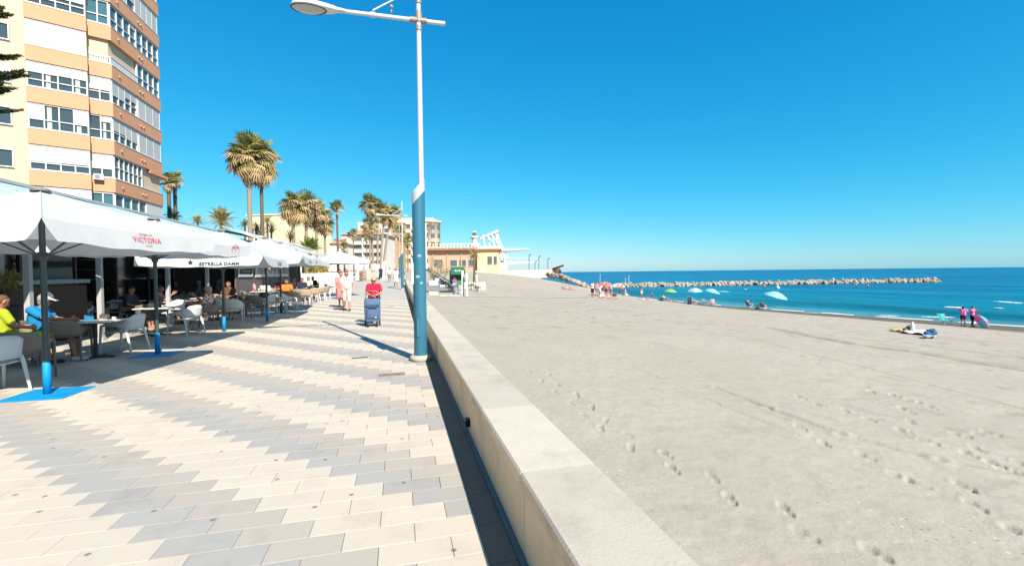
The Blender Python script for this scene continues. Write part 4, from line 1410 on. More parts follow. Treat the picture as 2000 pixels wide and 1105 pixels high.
# ------------------------------------------------------------------ palms and other plants
m_fg = mat('palm leaf green', (.25, .255, .075), rough=.6, spec=.3, var=.2, vscale=1.5, transl=.2)
m_fy = mat('palm leaf olive', (.44, .38, .135), rough=.65, spec=.25, var=.2, vscale=1.5, transl=.2)
m_fd = mat('dry palm leaf', (.50, .36, .20), rough=.85, spec=.1, var=.2, vscale=1.5)
m_bright = mat('fresh palm green', (.17, .24, .03), rough=.5, spec=.3, var=.2, vscale=2, transl=.25)
m_trunk = mat('grey palm trunk', (.34, .27, .20), rough=.95, var=.25, vscale=7, bump=.8, bscale=22)
m_trunkd = mat('dark palm trunk', (.16, .12, .09), rough=.95, var=.3, vscale=7, bump=.8, bscale=22)
def fan_frond(mb, mi, size, n=15, droop=.5, seed=0, M4=None):
    """petiole along +X, then a fan of split, drooping leaflets"""
    r = random.Random(seed)
    M4 = M4 or Matrix.Identity(4)
    pet = size * .5
    P_ = []
    mb_ = MB()
    mb_.tube([(0, 0, 0), (pet * .5, 0, .03 * size), (pet, 0, 0)], [.022 * size + .008, .016 * size + .006, .012 * size + .004], 4, cap=False)
    for k in range(n):
        a = R(-95 + 190 * k / (n - 1)) * .92
        l = size * .62 * (.72 + .28 * math.cos(a)) * r.uniform(.9, 1.08)
        d = Vector((math.cos(a), math.sin(a), 0)); s = Vector((-d.y, d.x, 0))
        w = size * .036
        b = Vector((pet, 0, 0))
        m1 = b + d * l * .55 + Vector((0, 0, .05 * size - droop * l * .12))
        t = b + d * l * .95 + Vector((0, 0, -droop * l * r.uniform(.35, .6)))
        mb_.add([b, m1 - s * w, t, m1 + s * w + Vector((0, 0, .03 * size))], [(0, 1, 2, 3)], 0)
    mb.add([M4 @ Vector(v) for v in mb_.v], mb_.f, mi)
def pinn_frond(mb, mi, L_, M4, droop=.5, n=16, w=.32):
    """feather frond: arching rachis with leaflets both sides"""
    pts = []
    for i in range(n + 1):
        u = i / n
        pts.append(Vector((L_ * (u - .12 * u * u), 0, L_ * (.25 * u - droop * u * u))))
    q = MB()
    q.tube(pts[::2], [.025, .02, .018, .016, .014, .012, .01, .008, .006][:len(pts[::2])], 4, cap=False)
    for i in range(2, n + 1):
        ll = w * L_ * math.sin(PI * (.12 + .85 * i / n)) * .6
        for s in (-1, 1):
            b = pts[i]
            t = b + Vector((.35 * ll, s * ll, -.25 * ll))
            q.add([b, b + (t - b) * .5 + Vector((.05 * L_ * .5, 0, 0)), t, b + (t - b) * .5 - Vector((.02 * L_, 0, 0))], [(0, 1, 2, 3)], 0)
    mb.add([M4 @ Vector(v) for v in q.v], q.f, mi)
def orient(loc, az, el, roll=0):
    return Matrix.Translation(loc) @ Matrix.Rotation(az, 4, 'Z') @ Matrix.Rotation(-el, 4, 'Y') @ Matrix.Rotation(roll, 4, 'X')
FR = {}
def frond_mesh(kind, v):
    if (kind, v) not in FR:
        mb = MB(); fan_frond(mb, 0, 1.0, 15, {'g': .45, 'y': .8, 'd': 1.1}[kind], v)
        FR[(kind, v)] = mb.mesh('frond', {'g': m_fg, 'y': m_fy, 'd': m_fd}[kind])
    return FR[(kind, v)]
def trunk(t, h, r, lean=(0, 0), m=None, rings=16):
    mb = MB()
    pts, rs = [], []
    for i in range(rings * 2 + 1):
        u = i / (rings * 2)
        pts.append((lean[0] * u ** 1.5, lean[1] * u ** 1.5, h * u - .2 * (u == 0)))
        rs.append(r * (1.25 - .35 * min(1, u * 3)) * (1 + .05 * (i % 2)) * (1 - .15 * u))
    mb.tube(pts, rs, 10)
    mb.build('trunk', m or m_trunk, t)
    return Vector((lean[0], lean[1], h))
def fan_palm(px, ytop, d, rc, label, group, ybase=None, lean=(0, 0), r=.2, n=(30, 14, 34), single=False, mt=None, seed=0, dry_len=1.0):
    top = P(px, ytop, d)
    zg = float(prom_z(top.y)) - .1
    base = Vector((top.x - lean[0], top.y - lean[1], zg))
    t = thing('palm_tree', label, 'palm tree', base, 0, group)
    tip = trunk(t, top.z - zg, r, lean, mt)
    rd = random.Random(seed * 7 + int(px))
    spec = []
    for kind, cnt, e0, e1 in (('g', n[0], 84, -18), ('y', n[1], 60, -50), ('d', n[2], 22, -82)):
        for i in range(cnt):
            el = e0 + (e1 - e0) * (i + rd.random()) / cnt
            az = i * 2.39996 + rd.uniform(-.5, .5)
            sz = rc / 1.05 * rd.uniform(.6, 1.15) * (dry_len if kind == 'd' else 1)
            off = Vector((0, 0, {'g': .0, 'y': -.10, 'd': -.12 - .30 * i / max(1, cnt)}[kind] * rc))
            spec.append((kind, orient(tip + off, az, R(el), rd.uniform(-.5, .5)), sz, i % 4))
    if single:
        for kind, m4, sz, v in spec:
            o = link('frond', frond_mesh(kind, v), t)
            o.matrix_local = m4 @ Matrix.Scale(sz, 4)
    else:
        mb = MB()
        for kind, m4, sz, v in spec:
            fan_frond(mb, {'g': 0, 'y': 1, 'd': 2}[kind], sz, 11, {'g': .45, 'y': .8, 'd': 1.1}[kind], v, m4)
        mb.build('crown', [m_fg, m_fy, m_fd], t)
    return t
TG = 'tall palms with a thatch of dry fronds'
fan_palm(485, 302, 39.0, 1.95, 'tall fan palm, left of the close pair rising over the awnings, pale straight trunk', TG, single=True, r=.21, n=(24, 22, 48), seed=1)
fan_palm(509, 308, 40.2, 1.95, 'tall fan palm, right of the close pair over the awnings, darker trunk', TG, single=True, r=.17, n=(22, 22, 48), seed=2, mt=m_trunkd)
PG = 'palms behind the promenade'
fan_palm(329, 352, 62, 1.35, 'fan palm at the right edge of the apartment tower, nearer the wall', PG, r=.3, n=(22, 10, 14), mt=m_trunkd)
fan_palm(341, 348, 64, 1.35, 'fan palm just right of the one at the tower edge', PG, r=.3, n=(22, 10, 14), mt=m_trunkd)
fan_palm(572, 398, 60, 1.95, 'palm with a thick tan skirt, leftmost of the clump right of the yellow building', PG, n=(22, 16, 50), r=.24, dry_len=1.15)
fan_palm(597, 398, 62, 2.05, 'palm with a thick tan skirt, second of the clump right of the yellow building', PG, n=(22, 16, 50), r=.24, dry_len=1.15)
fan_palm(617, 412, 64, 2.0, 'palm with a tan skirt, third of the clump right of the yellow building', PG, n=(20, 16, 44), r=.22)
fan_palm(634, 430, 66, 1.9, 'lowest palm with a tan skirt, right end of the clump', PG, n=(18, 14, 36), r=.2)
fan_palm(658, 405, 86, 1.7, 'slim dark-trunked green palm standing alone between the two palm clumps', PG, n=(36, 8, 4), r=.22, mt=m_trunkd)
fan_palm(722, 398, 70, 1.75, 'palm at the left of the five-trunk clump by the white steps', PG, n=(26, 12, 20), r=.19, lean=(-.4, 0))
fan_palm(738, 408, 71, 1.8, 'palm second from the left in the five-trunk clump by the white steps', PG, n=(24, 12, 20), r=.2, lean=(.2, 0))
fan_palm(752, 414, 72, 1.8, 'palm in the middle of the clump by the white steps', PG, n=(22, 14, 24), r=.2, lean=(.9, 0))
fan_palm(766, 416, 73, 1.7, 'palm leaning right in the clump by the white steps', PG, n=(22, 14, 24), r=.2, lean=(1.6, 0))
fan_palm(722, 440, 69, 1.5, 'lowest palm of the clump by the white steps', PG, n=(18, 12, 24), r=.18)
fan_palm(780, 452, 92, 1.5, 'small palm in front of the beige block, left of the far lamp post', PG, n=(22, 10, 8), r=.16)
fan_palm(796, 470, 84, 1.4, 'small palm before the beige block, beside the far lamp post', PG, n=(22, 10, 8), r=.16)
fan_palm(690, 456, 90, 1.2, 'thin palm in front of the white house', PG, n=(22, 8, 8), r=.12, mt=m_trunkd)
fan_palm(716, 462, 92, 1.1, 'second thin palm in front of the white house', PG, n=(20, 8, 8), r=.12, mt=m_trunkd)
fan_palm(672, 482, 80, 1.2, 'short palm at the foot of the slim dark-trunked palm', PG, n=(22, 8, 6), r=.14, mt=m_trunkd)
def bush_palm(px, y, d, L_, label, m, n=34, e=(80, 5), trunk_h=None, droop=.35, group='low feathery palms'):
    c = P(px, y, d)
    zg = float(prom_z(c.y)) - .1
    t = thing('feather_palm', label, 'palm tree', (c.x, c.y, zg), 0, group)
    h = c.z - zg
    trunk(t, h, .16 if L_ < 2 else .24, (0, 0), m_trunkd, 6)
    mb = MB(); rd = random.Random(int(px))
    for i in range(n):
        el = e[0] + (e[1] - e[0]) * (i + rd.random()) / n
        pinn_frond(mb, 0, L_ * rd.uniform(.8, 1.1), orient(Vector((0, 0, h)), i * 2.4, R(el), rd.uniform(-.4, .4)), droop)
    mb.build('crown', m, t)
bush_palm(605, 492, 42, 1.7, 'bright green feather palm poking up behind the end of the awning', m_bright, 40, (85, 15))
bush_palm(432, 432, 58, 2.3, 'broad date palm left of the tall pair, dark green with dry lower fronds', m_fy, 46, (85, -35), droop=.5)
bush_palm(386, 434, 60, 1.3, 'small palm showing over the awning near the tower', m_fy, 26, (80, -20))
bush_palm(522, 432, 66, 1.15, 'small palm against the yellow building', m_fy, 24, (80, -25), droop=.6)
bush_palm(478, 440, 64, 1.2, 'small palm behind the left trunk of the tall pair', m_fg, 24, (80, -25), droop=.6)
bush_palm(340, 425, 62, 1.6, 'low palm at the foot of the two palms by the tower', m_fg, 26, (75, -25), droop=.6)
m_yuc = mat('yucca leaf', (.17, .16, .075), rough=.6, var=.2, vscale=2)
def yucca(px, y, d, L_, label):
    c = P(px, y, d)
    zg = float(prom_z(c.y)) - .1
    t = thing('yucca', label, 'yucca', (c.x, c.y, zg), 0, 'spiky yuccas behind the awning')
    h = c.z - zg
    trunk(t, h, .12, (0, 0), m_trunkd, 5)
    mb = MB(); rd = random.Random(int(px) + 5)
    for i in range(46):
        el = R(85 - 95 * (i + rd.random()) / 46)
        m4 = orient(Vector((0, 0, h)), i * 2.4, el, 0)
        l = L_ * rd.uniform(.75, 1.1)
        mb.add([m4 @ Vector(p) for p in ((0, -.03, 0), (l * .5, -.04, .05), (l, 0, -.12 * l), (l * .5, .04, .05), (0, .03, 0))], [(0, 1, 2, 3, 4)])
    mb.build('crown', m_yuc, t)
yucca(510, 462, 44, 1.7, 'spiky yucca between the trunks of the tall pair and the yellow building')
yucca(530, 455, 46, 1.5, 'spiky yucca right beside the tall pair')
yucca(567, 468, 45, 1.4, 'spiky yucca at the right end of the yellow building')
yucca(500, 452, 47, 1.2, 'smaller spiky yucca behind the tall pair')
# norfolk pine whose branch tips reach in beside the cream wall
pine = thing('norfolk_pine', 'dark green norfolk pine reaching in beside the cream wall of the tower', 'pine tree', (*P(-160, 420, 16).to_2d(), 0))
mb = MB(); mb.tube([(0, 0, -.1), (0, 0, 13)], [.26, .04], 10); mb.build('trunk', m_trunkd, pine)
m_pine = mat('pine needles', (.035, .06, .018), rough=.7, var=.3, vscale=3)
z = 7.8; rd = random.Random(2)
whorl = 0
while z < 12.8:
    l0 = 2.75 - (z - 7.35) * .12 if z < 11.5 else .4 + (13.1 - z) * 1.1
    for k in range(5):
        az = k * 2 * PI / 5 + whorl * .5 - .1
        br = MB()
        pts = [Vector((l0 * u * math.cos(az), l0 * u * math.sin(az), z + .25 * l0 * u * u)) for u in (0, .35, .7, 1)]
        br.tube(pts, [.05, .035, .022, .01], 5, 0)
        # rope-like side twigs, thick with short needles
        for s in range(20):
            u = .25 + .75 * s / 19
            b = Vector((l0 * u * math.cos(az), l0 * u * math.sin(az), z + .25 * l0 * u * u))
            for sd in (-1, 1):
                ll = .60 * (1.15 - .6 * u) * rd.uniform(.8, 1.15)
                dd = Vector((math.cos(az + sd * .85), math.sin(az + sd * .85), .28)).normalized()
                for q_ in range(46):
                    p_ = b + dd * ll * q_ / 46
                    nd = Vector((rd.uniform(-1, 1), rd.uniform(-1, 1), rd.uniform(-.6, 1))).normalized()
                    sw_ = nd.cross(dd).normalized() * .022
                    br.add([p_, p_ + (nd * .06 + dd * .05) + sw_, p_ + nd * .11 + dd * .10, p_ + (nd * .06 + dd * .05) - sw_], [(0, 1, 2, 3)], 1)
        br.build('branch', [m_trunkd, m_pine], pine)
    z += 1.02; whorl += 1

# leafy plants: stems with many small leaves
m_leaf = mat('shrub leaf', (.13, .15, .035), rough=.6, var=.25, vscale=6, transl=.2)
m_leafy = mat('yellowing leaf', (.40, .30, .07), rough=.7, var=.25, vscale=6, transl=.2)
m_leafp = mat('dusty pale leaf', (.32, .29, .16), rough=.7, var=.25, vscale=6)
def shrub(loc, w, h, label, m, n=260, leaf=.09, name='shrub', stemh=.3, group=None, seed=0):
    t = thing(name, label, 'shrub', loc, 0, group)
    rd = random.Random(seed + int(abs(loc[0] * 13 + loc[1] * 7)))
    mb = MB(); tips = []
    for k in range(7):
        a = rd.uniform(0, 2 * PI)
        e = Vector((math.cos(a) * w * .35 * rd.uniform(.3, 1), math.sin(a) * w * .35 * rd.uniform(.3, 1), h * rd.uniform(.55, .9)))
        mb.tube([(0, 0, 0), e * .5 + Vector((0, 0, .1 * h)), e], [.02, .014, .006], 5); tips.append(e)
    mb.build('stem', m_trunkd, t)
    mb = MB()
    cl = [(tp + Vector((rd.uniform(-.1, .1) * w, rd.uniform(-.1, .1) * w, rd.uniform(-.1, .1) * h)), rd.uniform(.14, .24)) for tp in tips for _ in range(2)]
    for i in range(n):
        c, s = rd.choice(cl)
        p_ = c + Vector((rd.gauss(0, 1) * w * s * .6, rd.gauss(0, 1) * w * s * .6, rd.gauss(0, 1) * h * s * .5))
        p_.z = max(.04, p_.z)
        a = Vector((rd.uniform(-1, 1), rd.uniform(-1, 1), rd.uniform(-.5, 1))).normalized(); b = a.orthogonal().normalized()
        mb.add([p_, p_ + a * leaf * .5 + b * leaf * .28, p_ + a * leaf, p_ + a * leaf * .5 - b * leaf * .28], [(0, 1, 2, 3)])
    mb.build('foliage', m, t)
    return t
q = P(16, 575, 9.6)
q = P(16, 575, 9.6); _pp0 = shrub((q.x, q.y, 1.0), .5, .75, 'potted yellow green plant in the shade beside the first pale post', m_leafy, 300, .07, 'potted_plant')
mb = MB(); mb.lathe([(.16, -1.0), (.18, -.98), (.22, -.1), (.25, -.02), (.25, .02), (.2, .02)], 16); mb.build('pot', m_frame, _pp0)
del _pp0
for k, (px, d) in enumerate(((604, 32.5), (616, 33.5), (628, 35))):
    q = P(px, 520, d); shrub((q.x, q.y, float(prom_z(q.y))), 1.3, 2.5, ('yellowing shrub at the end of the awning, leftmost of three', 'yellowing shrub behind the pale windbreak, middle of three', 'yellowing shrub beside the lone pale parasol, last of three')[k], m_leafy, 420, .14, group='yellowing shrubs at the terrace end')

# ------------------------------------------------------------------ far buildings
m_bw = mat('white house wall', (.70, .69, .66), rough=.85, var=.04, vscale=.4, stain=.06, stscale=.4)
m_by = mat('pale yellow wall', (.88, .77, .52), rough=.85, var=.04, vscale=.4, stain=.05, stscale=.3)
m_bb = mat('beige block wall', (.92, .78, .62), rough=.85, var=.05, vscale=.4, stain=.06, stscale=.3)
m_bo = mat('salmon wall', (.66, .41, .29), rough=.85, var=.08, vscale=.5, stain=.1, stscale=.5)
m_tile = mat('terracotta tiles', (.56, .28, .18), rough=.9, var=.18, vscale=1.5, bump=.6, bscale=6)
m_dw = mat('far window glass', (.13, .14, .14), rough=.15, spec=.5)
def building(name, label, px0, px1, ytop, d, wall, dep=9, roof=None, face=0.0, wins=(), zlow=None, parapet=True, balconies=(), cat='building'):
    """front wall spans two picture columns at one depth; turned by face about its left end"""
    a = P(px0, ytop, d); b = P(px1, ytop, d)
    w = (b - a).to_2d().length
    u = Vector((b.x - a.x, b.y - a.y, 0)).normalized()
    zg = float(prom_z(a.y)) - .5 if zlow is None else zlow
    t = thing(name, label, cat, (a.x, a.y, zg), math.atan2(u.y, u.x) + face)
    h = a.z - zg
    mb = MB(); mb.box((w / 2, dep / 2, h / 2), (w, dep, h)); mb.build('wall', wall, t)
    if parapet:
        mb = MB(); mb.box((w / 2, dep / 2, h + .12), (w + .3, dep + .3, .24)); mb.build('parapet', wall, t)
    if roof:
        mb = MB()
        o, hh = .5, roof
        vs = [(-o, -o, h + .02), (w + o, -o, h + .02), (w + o, dep + o, h + .02), (-o, dep + o, h + .02), (dep * .4, dep / 2, h + hh), (w - dep * .4, dep / 2, h + hh)]
        mb.add(vs, [(0, 1, 5, 4), (1, 2, 5), (2, 3, 4, 5), (3, 0, 4), (0, 3, 2, 1)]); rf = mb.build('roof', m_tile, t)
        mb = MB(); mb.box((w * .7, dep * .55, h + hh), (.7, .7, 1.2)); mb.build('chimney', wall, rf)
    for (x0, x1, z0, z1, nx, nz, ww, wh) in wins:
        for i in range(nx):
            for j in range(nz):
                x = w * (x0 + (x1 - x0) * (i + .5) / nx); z = h * (z0 + (z1 - z0) * (j + .5) / nz)
                mb = MB()
                for c_, d_ in (((x - ww / 2 - .04, -.04, z), (.08, .1, wh + .16)), ((x + ww / 2 + .04, -.04, z), (.08, .1, wh + .16)), ((x, -.04, z + wh / 2 + .04), (ww, .1, .08)), ((x, -.05, z - wh / 2 - .04), (ww + .2, .14, .08))):
                    mb.box(c_, d_)
                wn = mb.build('window', m_wfr, t)
                mb = MB(); mb.box((x, -.02, z), (ww, .05, wh)); mb.build('pane', m_dw, wn)
    for (x0, x1, z0, z1, nz) in balconies:
        for j in range(nz):
            z = h * (z0 + (z1 - z0) * j / nz); st = h * (z1 - z0) / nz
            xa, xb = w * x0, w * x1
            mb = MB(); mb.box(((xa + xb) / 2, -.04, z + st * .62), (xb - xa, .1, st * .62)); rc_ = mb.build('balcony_opening', m_dw, t)
            mb = MB(); mb.box(((xa + xb) / 2, -.5, z + st * .22), (xb - xa, .14, st * .42)); mb.box(((xa + xb) / 2, -.28, z), (xb - xa, .58, .14)); mb.build('balcony', wall, t)
    return t, w, h
building('yellow_building', 'pale yellow building behind the tall pair of palms', 482, 576, 422, 88, m_by, 14, face=R(-9), wins=((.05, .3, .55, .9, 2, 1, .9, 1.2),))
building('white_house', 'white seaside house with a terracotta roof and dark balconies behind the palm clump', 668, 748, 459, 108, m_bw, 11, roof=2.0, parapet=False, balconies=((.30, .48, .30, .95, 3), (.55, .98, .30, .95, 3)))
building('beige_house', 'beige upper building rising behind the white house', 699, 768, 436, 150, m_bb, 12, wins=((.1, .9, .72, .95, 4, 1, 1.2, 1.4),))
building('apartment_block', 'long beige apartment block behind the farthest lamp posts', 770, 845, 428, 132, m_bb, 12, wins=((.30, .42, .08, .94, 1, 5, 1.3, 1.3), (.82, .96, .08, .94, 1, 5, 1.1, 1.2)), balconies=((.46, .78, .10, .94, 5),), cat='apartment block')
# rounded end of the beige block
a = P(845, 428, 132); zg = float(prom_z(a.y)) - .5
t = thing('round_tower_block', 'rounded pale end block at the right of the beige apartment block', 'apartment block', (a.x - .2, a.y + 2.6, zg))
mb = MB(); mb.lathe([(2.6, 0), (2.6, a.z - zg - .9), (2.9, a.z - zg - .85), (2.9, a.z - zg - .3), (0, a.z - zg - .3)], 24); mb.build('wall', m_bb, t)
for j in range(5):
    for w_ in (-2.3, -1.5, -.7):
        z = (a.z - zg) * (.12 + .17 * j)
        c = Vector((2.62 * math.cos(w_), 2.62 * math.sin(w_), z + .6))
        mb = MB(); mb.box(c, (.12, 1.1, 1.2), rz=w_); mb.build('window', m_dw, t)
for px0, px1 in ((766, 771), (775, 780), (783, 786)):
    pass
building('orange_strip_block', 'narrow orange gable between the palm clump and the beige block', 762, 786, 436, 128, mat('orange gable', (.56, .33, .16), rough=.85, var=.05, vscale=.5), 10, wins=((.1, .5, .1, .9, 1, 4, .8, 1.3),))
building('tiled_house', 'low house with a terracotta roof left of the white house', 632, 668, 476, 100, m_bw, 9, roof=1.4, parapet=False, wins=((.1, .9, .3, .8, 3, 1, .9, 1.0),))
# beach club: salmon low building and its yellow wing
t, w, h = building('beach_club', 'long low salmon building with a terrace parapet above the beach', 836, 938, 486, 98, m_bo, 14, zlow=.6, wins=((.08, .28, .25, .75, 1, 1, 2.2, 1.6), (.40, .92, .25, .75, 3, 1, 1.5, 1.4)))
mb = MB(); mb.box((w / 2, -.5, h - .25), (w + .4, 1.0, .16)); mb.build('eave', m_tile, t)
for k in range(4):
    mb = MB(); mb.box((w * (k + .35) / 3.7, -.08, h / 2), (.22, .2, h - .1)); mb.build('pilaster', m_bo, t)
n = 15
for k in range(n):
    mb = MB(); mb.box((w * (k + .5) / n, .05, h + .62), (.18, .18, .76)); mb.build('baluster', m_bb, t)
mb = MB(); mb.box((w / 2, .05, h + 1.05), (w, .24, .1)); mb.build('top_rail', m_bb, t)
t, w, h = building('yellow_pavilion', 'yellow pavilion with a red tiled edge at the end of the salmon building', 932, 974, 488, 97, mat('pavilion yellow wall', (.84, .67, .38), rough=.85, var=.04, vscale=.4), 9, zlow=.8, wins=((.45, .7, .25, .95, 1, 1, 1.0, 1.7), (.72, .95, .25, .95, 1, 1, .7, 1.7)), parapet=False)  # yellow is the pavilion's own wall colour
mb = MB(); mb.box((w / 2, 4.5, h + .12), (w + 1.0, 10.2, .24)); mb.build('roof', m_tile, t)
mb = MB(); mb.box((w / 2, 4.5, h + .5), (w, 9, .5)); mb.build('roof_terrace', m_bb, t)
mb = MB(); mb.box((w * .2, -1.0, .5), (w * .5, 2.0, 1.6)); mb.build('porch', m_by, t)
# lighthouse
q = P(927, 480, 126)
t = thing('lighthouse', 'small white round lighthouse rising behind the salmon building', 'lighthouse', (q.x, q.y, 2.6))
H = P(927, 452, 126).z - 2.6
m_lh = mat('lighthouse white', (.72, .72, .71), rough=.7, var=.03, vscale=1)
mb = MB(); mb.lathe([(1.05, 0), (.92, H * .42), (.90, H * .55)], 20); mb.build('tower', m_lh, t)
mb = MB(); mb.lathe([(.9, H * .55), (1.3, H * .60), (1.3, H * .66), (.85, H * .67)], 20); mb.build('lower_gallery', m_lh, t)
mb = MB(); mb.lathe([(.8, H * .67), (.76, H * .80)], 20); mb.build('upper_drum', m_lh, t)
mb = MB(); mb.lathe([(.76, H * .80), (1.15, H * .83), (1.15, H * .87), (.6, H * .88)], 20); mb.build('upper_gallery', m_lh, t)
mb = MB(); mb.lathe([(.55, H * .88), (.55, H * .965)], 12); mb.build('lantern', m_dw, t)
mb = MB(); mb.lathe([(.72, H * .965), (.4, H * 1.0), (0, H * 1.02)], 12); mb.build('dome', m_lh, t)
# white viewing pier hung from leaning masts
pier = thing('viewing_pier', 'white viewing pier with leaning masts and a pointed boom beyond the yellow pavilion', 'pier', P(985, 515, 112))
o = pier.location.copy()
m_pw = mat('white steel', (.74, .74, .73), rough=.5)
def pp_(px, y, d): return P(px, y, d) - o
for k, (x0, x1, y1) in enumerate(((951, 944, 461), (961, 953, 458), (971, 961, 455), (981, 967, 452), (987, 970, 452))):
    mb = MB(); mb.tube([pp_(x0, 512, 112 + k), pp_(x1, y1, 114 + k)], [.28, .18], 10); ms = mb.build('mast', m_pw, pier)
    mb = MB(); mb.tube([pp_(x1 + 3.5, y1 - 1, 114 + k), pp_(x1 - 5, y1 + 6, 114 + k)], [.52, .32], 10); mb.build('mast_head', m_pw, ms)
for (x0, y0, x1, y1) in ((967, 454, 999, 514), (953, 460, 990, 512), (960, 456, 995, 512)):
    mb = MB(); mb.tube([pp_(x0, y0, 113), pp_(x1, y1, 112)], .09, 6); mb.build('stay', m_pw, pier)
mb = MB(); mb.tube([pp_(974, 489, 112), pp_(1010, 488, 112), pp_(1034, 485.5, 112)], [.45, .36, .06], 10); mb.build('boom', m_pw, pier)
mb = MB()
A, B = pp_(985, 512, 112), pp_(1052, 511, 112)
mb.add([A, B, B + Vector((0, 3, 0)), A + Vector((0, 3, 0)), A + Vector((0, 0, -.55)), B + Vector((0, 0, -.15)), B + Vector((0, 3, -.15)), A + Vector((0, 3, -.55))], [(0, 1, 2, 3), (4, 7, 6, 5), (0, 4, 5, 1), (1, 5, 6, 2), (2, 6, 7, 3), (3, 7, 4, 0)])
mb.build('deck', m_pw, pier)
mb = MB(); mb.tube([A + Vector((0, 0, 1.0)), B + Vector((0, 0, 1.0))], .05, 6); mb.build('handrail', m_pw, pier)
for k in range(19):
    p_ = A.lerp(B, k / 18)
    mb = MB(); mb.tube([p_, p_ + Vector((0, 0, 1.0))], .035, 5); mb.build('rail_post', m_pw, pier)
mb = MB(); mb.box(A + Vector((-1.0, 1, -1.0)), (3.4, 3, 1.8)); mb.build('abutment', m_pw, pier)
# white sea wall, poles, cannon
for k, (px, y0, y1) in enumerate(((1033.5, 499, 531), (1052.5, 502, 531), (1070, 506, 531), (1045, 512, 531))):
    a, b = P(px, y1, 106), P(px, y0, 106)
    t = thing('light_pole', ('thin dark lamp pole below the pier boom', 'thin dark lamp pole at the tip of the pier deck', 'thin dark lamp pole nearest the cannon', 'short thin pole under the pier deck')[k], 'pole', a, 0, 'thin poles on the headland')
    h = b.z - a.z
    mb = MB(); mb.tube([(0, 0, -.3), (0, 0, h)], .06, 6); mb.build('shaft', m_frame, t)
    mb = MB(); mb.tube([(0, 0, h), (.5, 0, h + .25)], [.08, .12], 6); mb.build('lamp_arm', m_frame, t)
sw = thing('sea_wall', 'long low white wall edging the headland above the beach', 'wall', (0, 0, 0))
prev = None
for k in range(10):
    a = P(948 + (1078 - 948) * k / 10, 534, 101 - k * .2); b = P(948 + (1078 - 948) * (k + 1) / 10, 534, 101 - (k + 1) * .2)
    za = P(948, 527.8, 101).z
    mb = MB(); mid = (a + b) / 2; dv = b - a
    mb.box((mid.x, mid.y, za - .9), (dv.to_2d().length - .01, .4, 1.8), rz=math.atan2(dv.y, dv.x)); mb.build('wall_section', m_bw, sw)
q = P(1089, 529, 104)
t = thing('cannon', 'old dark cannon on a brown carriage pointing out over the sea', 'cannon', q, R(-10))
m_iron = mat('rusty iron', (.07, .04, .03), rough=.7, metal=.4, var=.2, vscale=6)
mb = MB(); mb.tube([(-1.2, 0, .35), (-1.0, 0, .42), (1.3, 0, 1.25), (1.45, 0, 1.3)], [.2, .3, .17, .21], 12); mb.build('barrel', m_iron, t)
mb = MB(); mb.add([(-1.3, -.35, -.3), (.9, -.35, -.3), (.5, -.35, .6), (-.9, -.35, .25), (-1.3, .35, -.3), (.9, .35, -.3), (.5, .35, .6), (-.9, .35, .25)], [(0, 1, 2, 3), (7, 6, 5, 4), (0, 4, 5, 1), (1, 5, 6, 2), (2, 6, 7, 3), (3, 7, 4, 0)]); mb.build('carriage', mat('carriage brown', (.20, .09, .05), rough=.8, var=.2, vscale=5), t)
for s in (-1, 1):
    for x in (-.8, .5):
        mb = MB(); mb.tube([(x, s * .36, -.2), (x, s * .5, -.2)], .3, 14); mb.build('wheel', m_iron, t)

# ------------------------------------------------------------------ boulders: breakwater and headland foot
m_rock = mat('tan breakwater rock', (.40, .34, .275), rough=.95, var=.2, vscale=1.2, objvar=.28, bump=.7, bscale=5, stain=.3, stscale=.9)
def rock_mesh(seed):
    bm = bmesh.new(); bmesh.ops.create_icosphere(bm, subdivisions=2, radius=1)
    r = random.Random(seed)
    pl_ = [(Vector((r.gauss(0, 1), r.gauss(0, 1), r.gauss(0, 1))).normalized(), r.uniform(.55, .85)) for _ in range(9)]
    for v in bm.verts:
        for n_, dd in pl_:
            k = v.co.dot(n_)
            if k > dd:
                v.co -= n_ * (k - dd)
        v.co *= 1 + r.uniform(-.04, .04)
    me = bpy.data.meshes.new('boulder'); bm.to_mesh(me); bm.free()
    me.materials.append(m_rock)
    return me
ROCKS = [rock_mesh(i) for i in range(9)]
def boulder(parent, loc, s, r):
    o = link('boulder', r.choice(ROCKS), parent, loc)
    o.rotation_euler = (r.uniform(0, 6), r.uniform(0, 6), r.uniform(0, 6))
    o.scale = (s * r.uniform(.8, 1.25), s * r.uniform(.8, 1.2), s * r.uniform(.6, .9))
bw = thing('breakwater', 'long low breakwater of tan boulders lying in the sea off the beach', 'breakwater', (0, 0, 0))
rb = random.Random(4)
mb = MB()
A, B = G(1212, 560.5, SEA), G(1826, 550.3, SEA)
core = []
for k in range(21):
    p_ = A.lerp(B, k / 20); core.append(p_ + Vector((0, 0, .05)))
mb.tube(core, [.9] * 21, 8)
for k in range(620):
    u_ = rb.random(); q_ = A.lerp(B, u_); o_ = rb.uniform(-2.2, 2.6)
    rk = ROCKS[k % 9]; sc_ = rb.uniform(.35, .7); rot_ = Matrix.Rotation(rb.uniform(0, 6), 3, 'Z') @ Matrix.Rotation(rb.uniform(0, 6), 3, 'X')
    c_ = q_ + Vector((.1, -.99, 0)) * o_ + Vector((0, 0, .95 * (1 - abs(o_) / 3) + rb.uniform(-.3, .2)))
    mb.add([c_ + rot_ @ (v.co * sc_) for v in rk.vertices], [tuple(p.vertices) for p in rk.polygons])
mb.build('rubble_core', m_rock, bw, kind='stuff')
dv = (B - A).normalized(); nv = Vector((dv.y, -dv.x, 0))
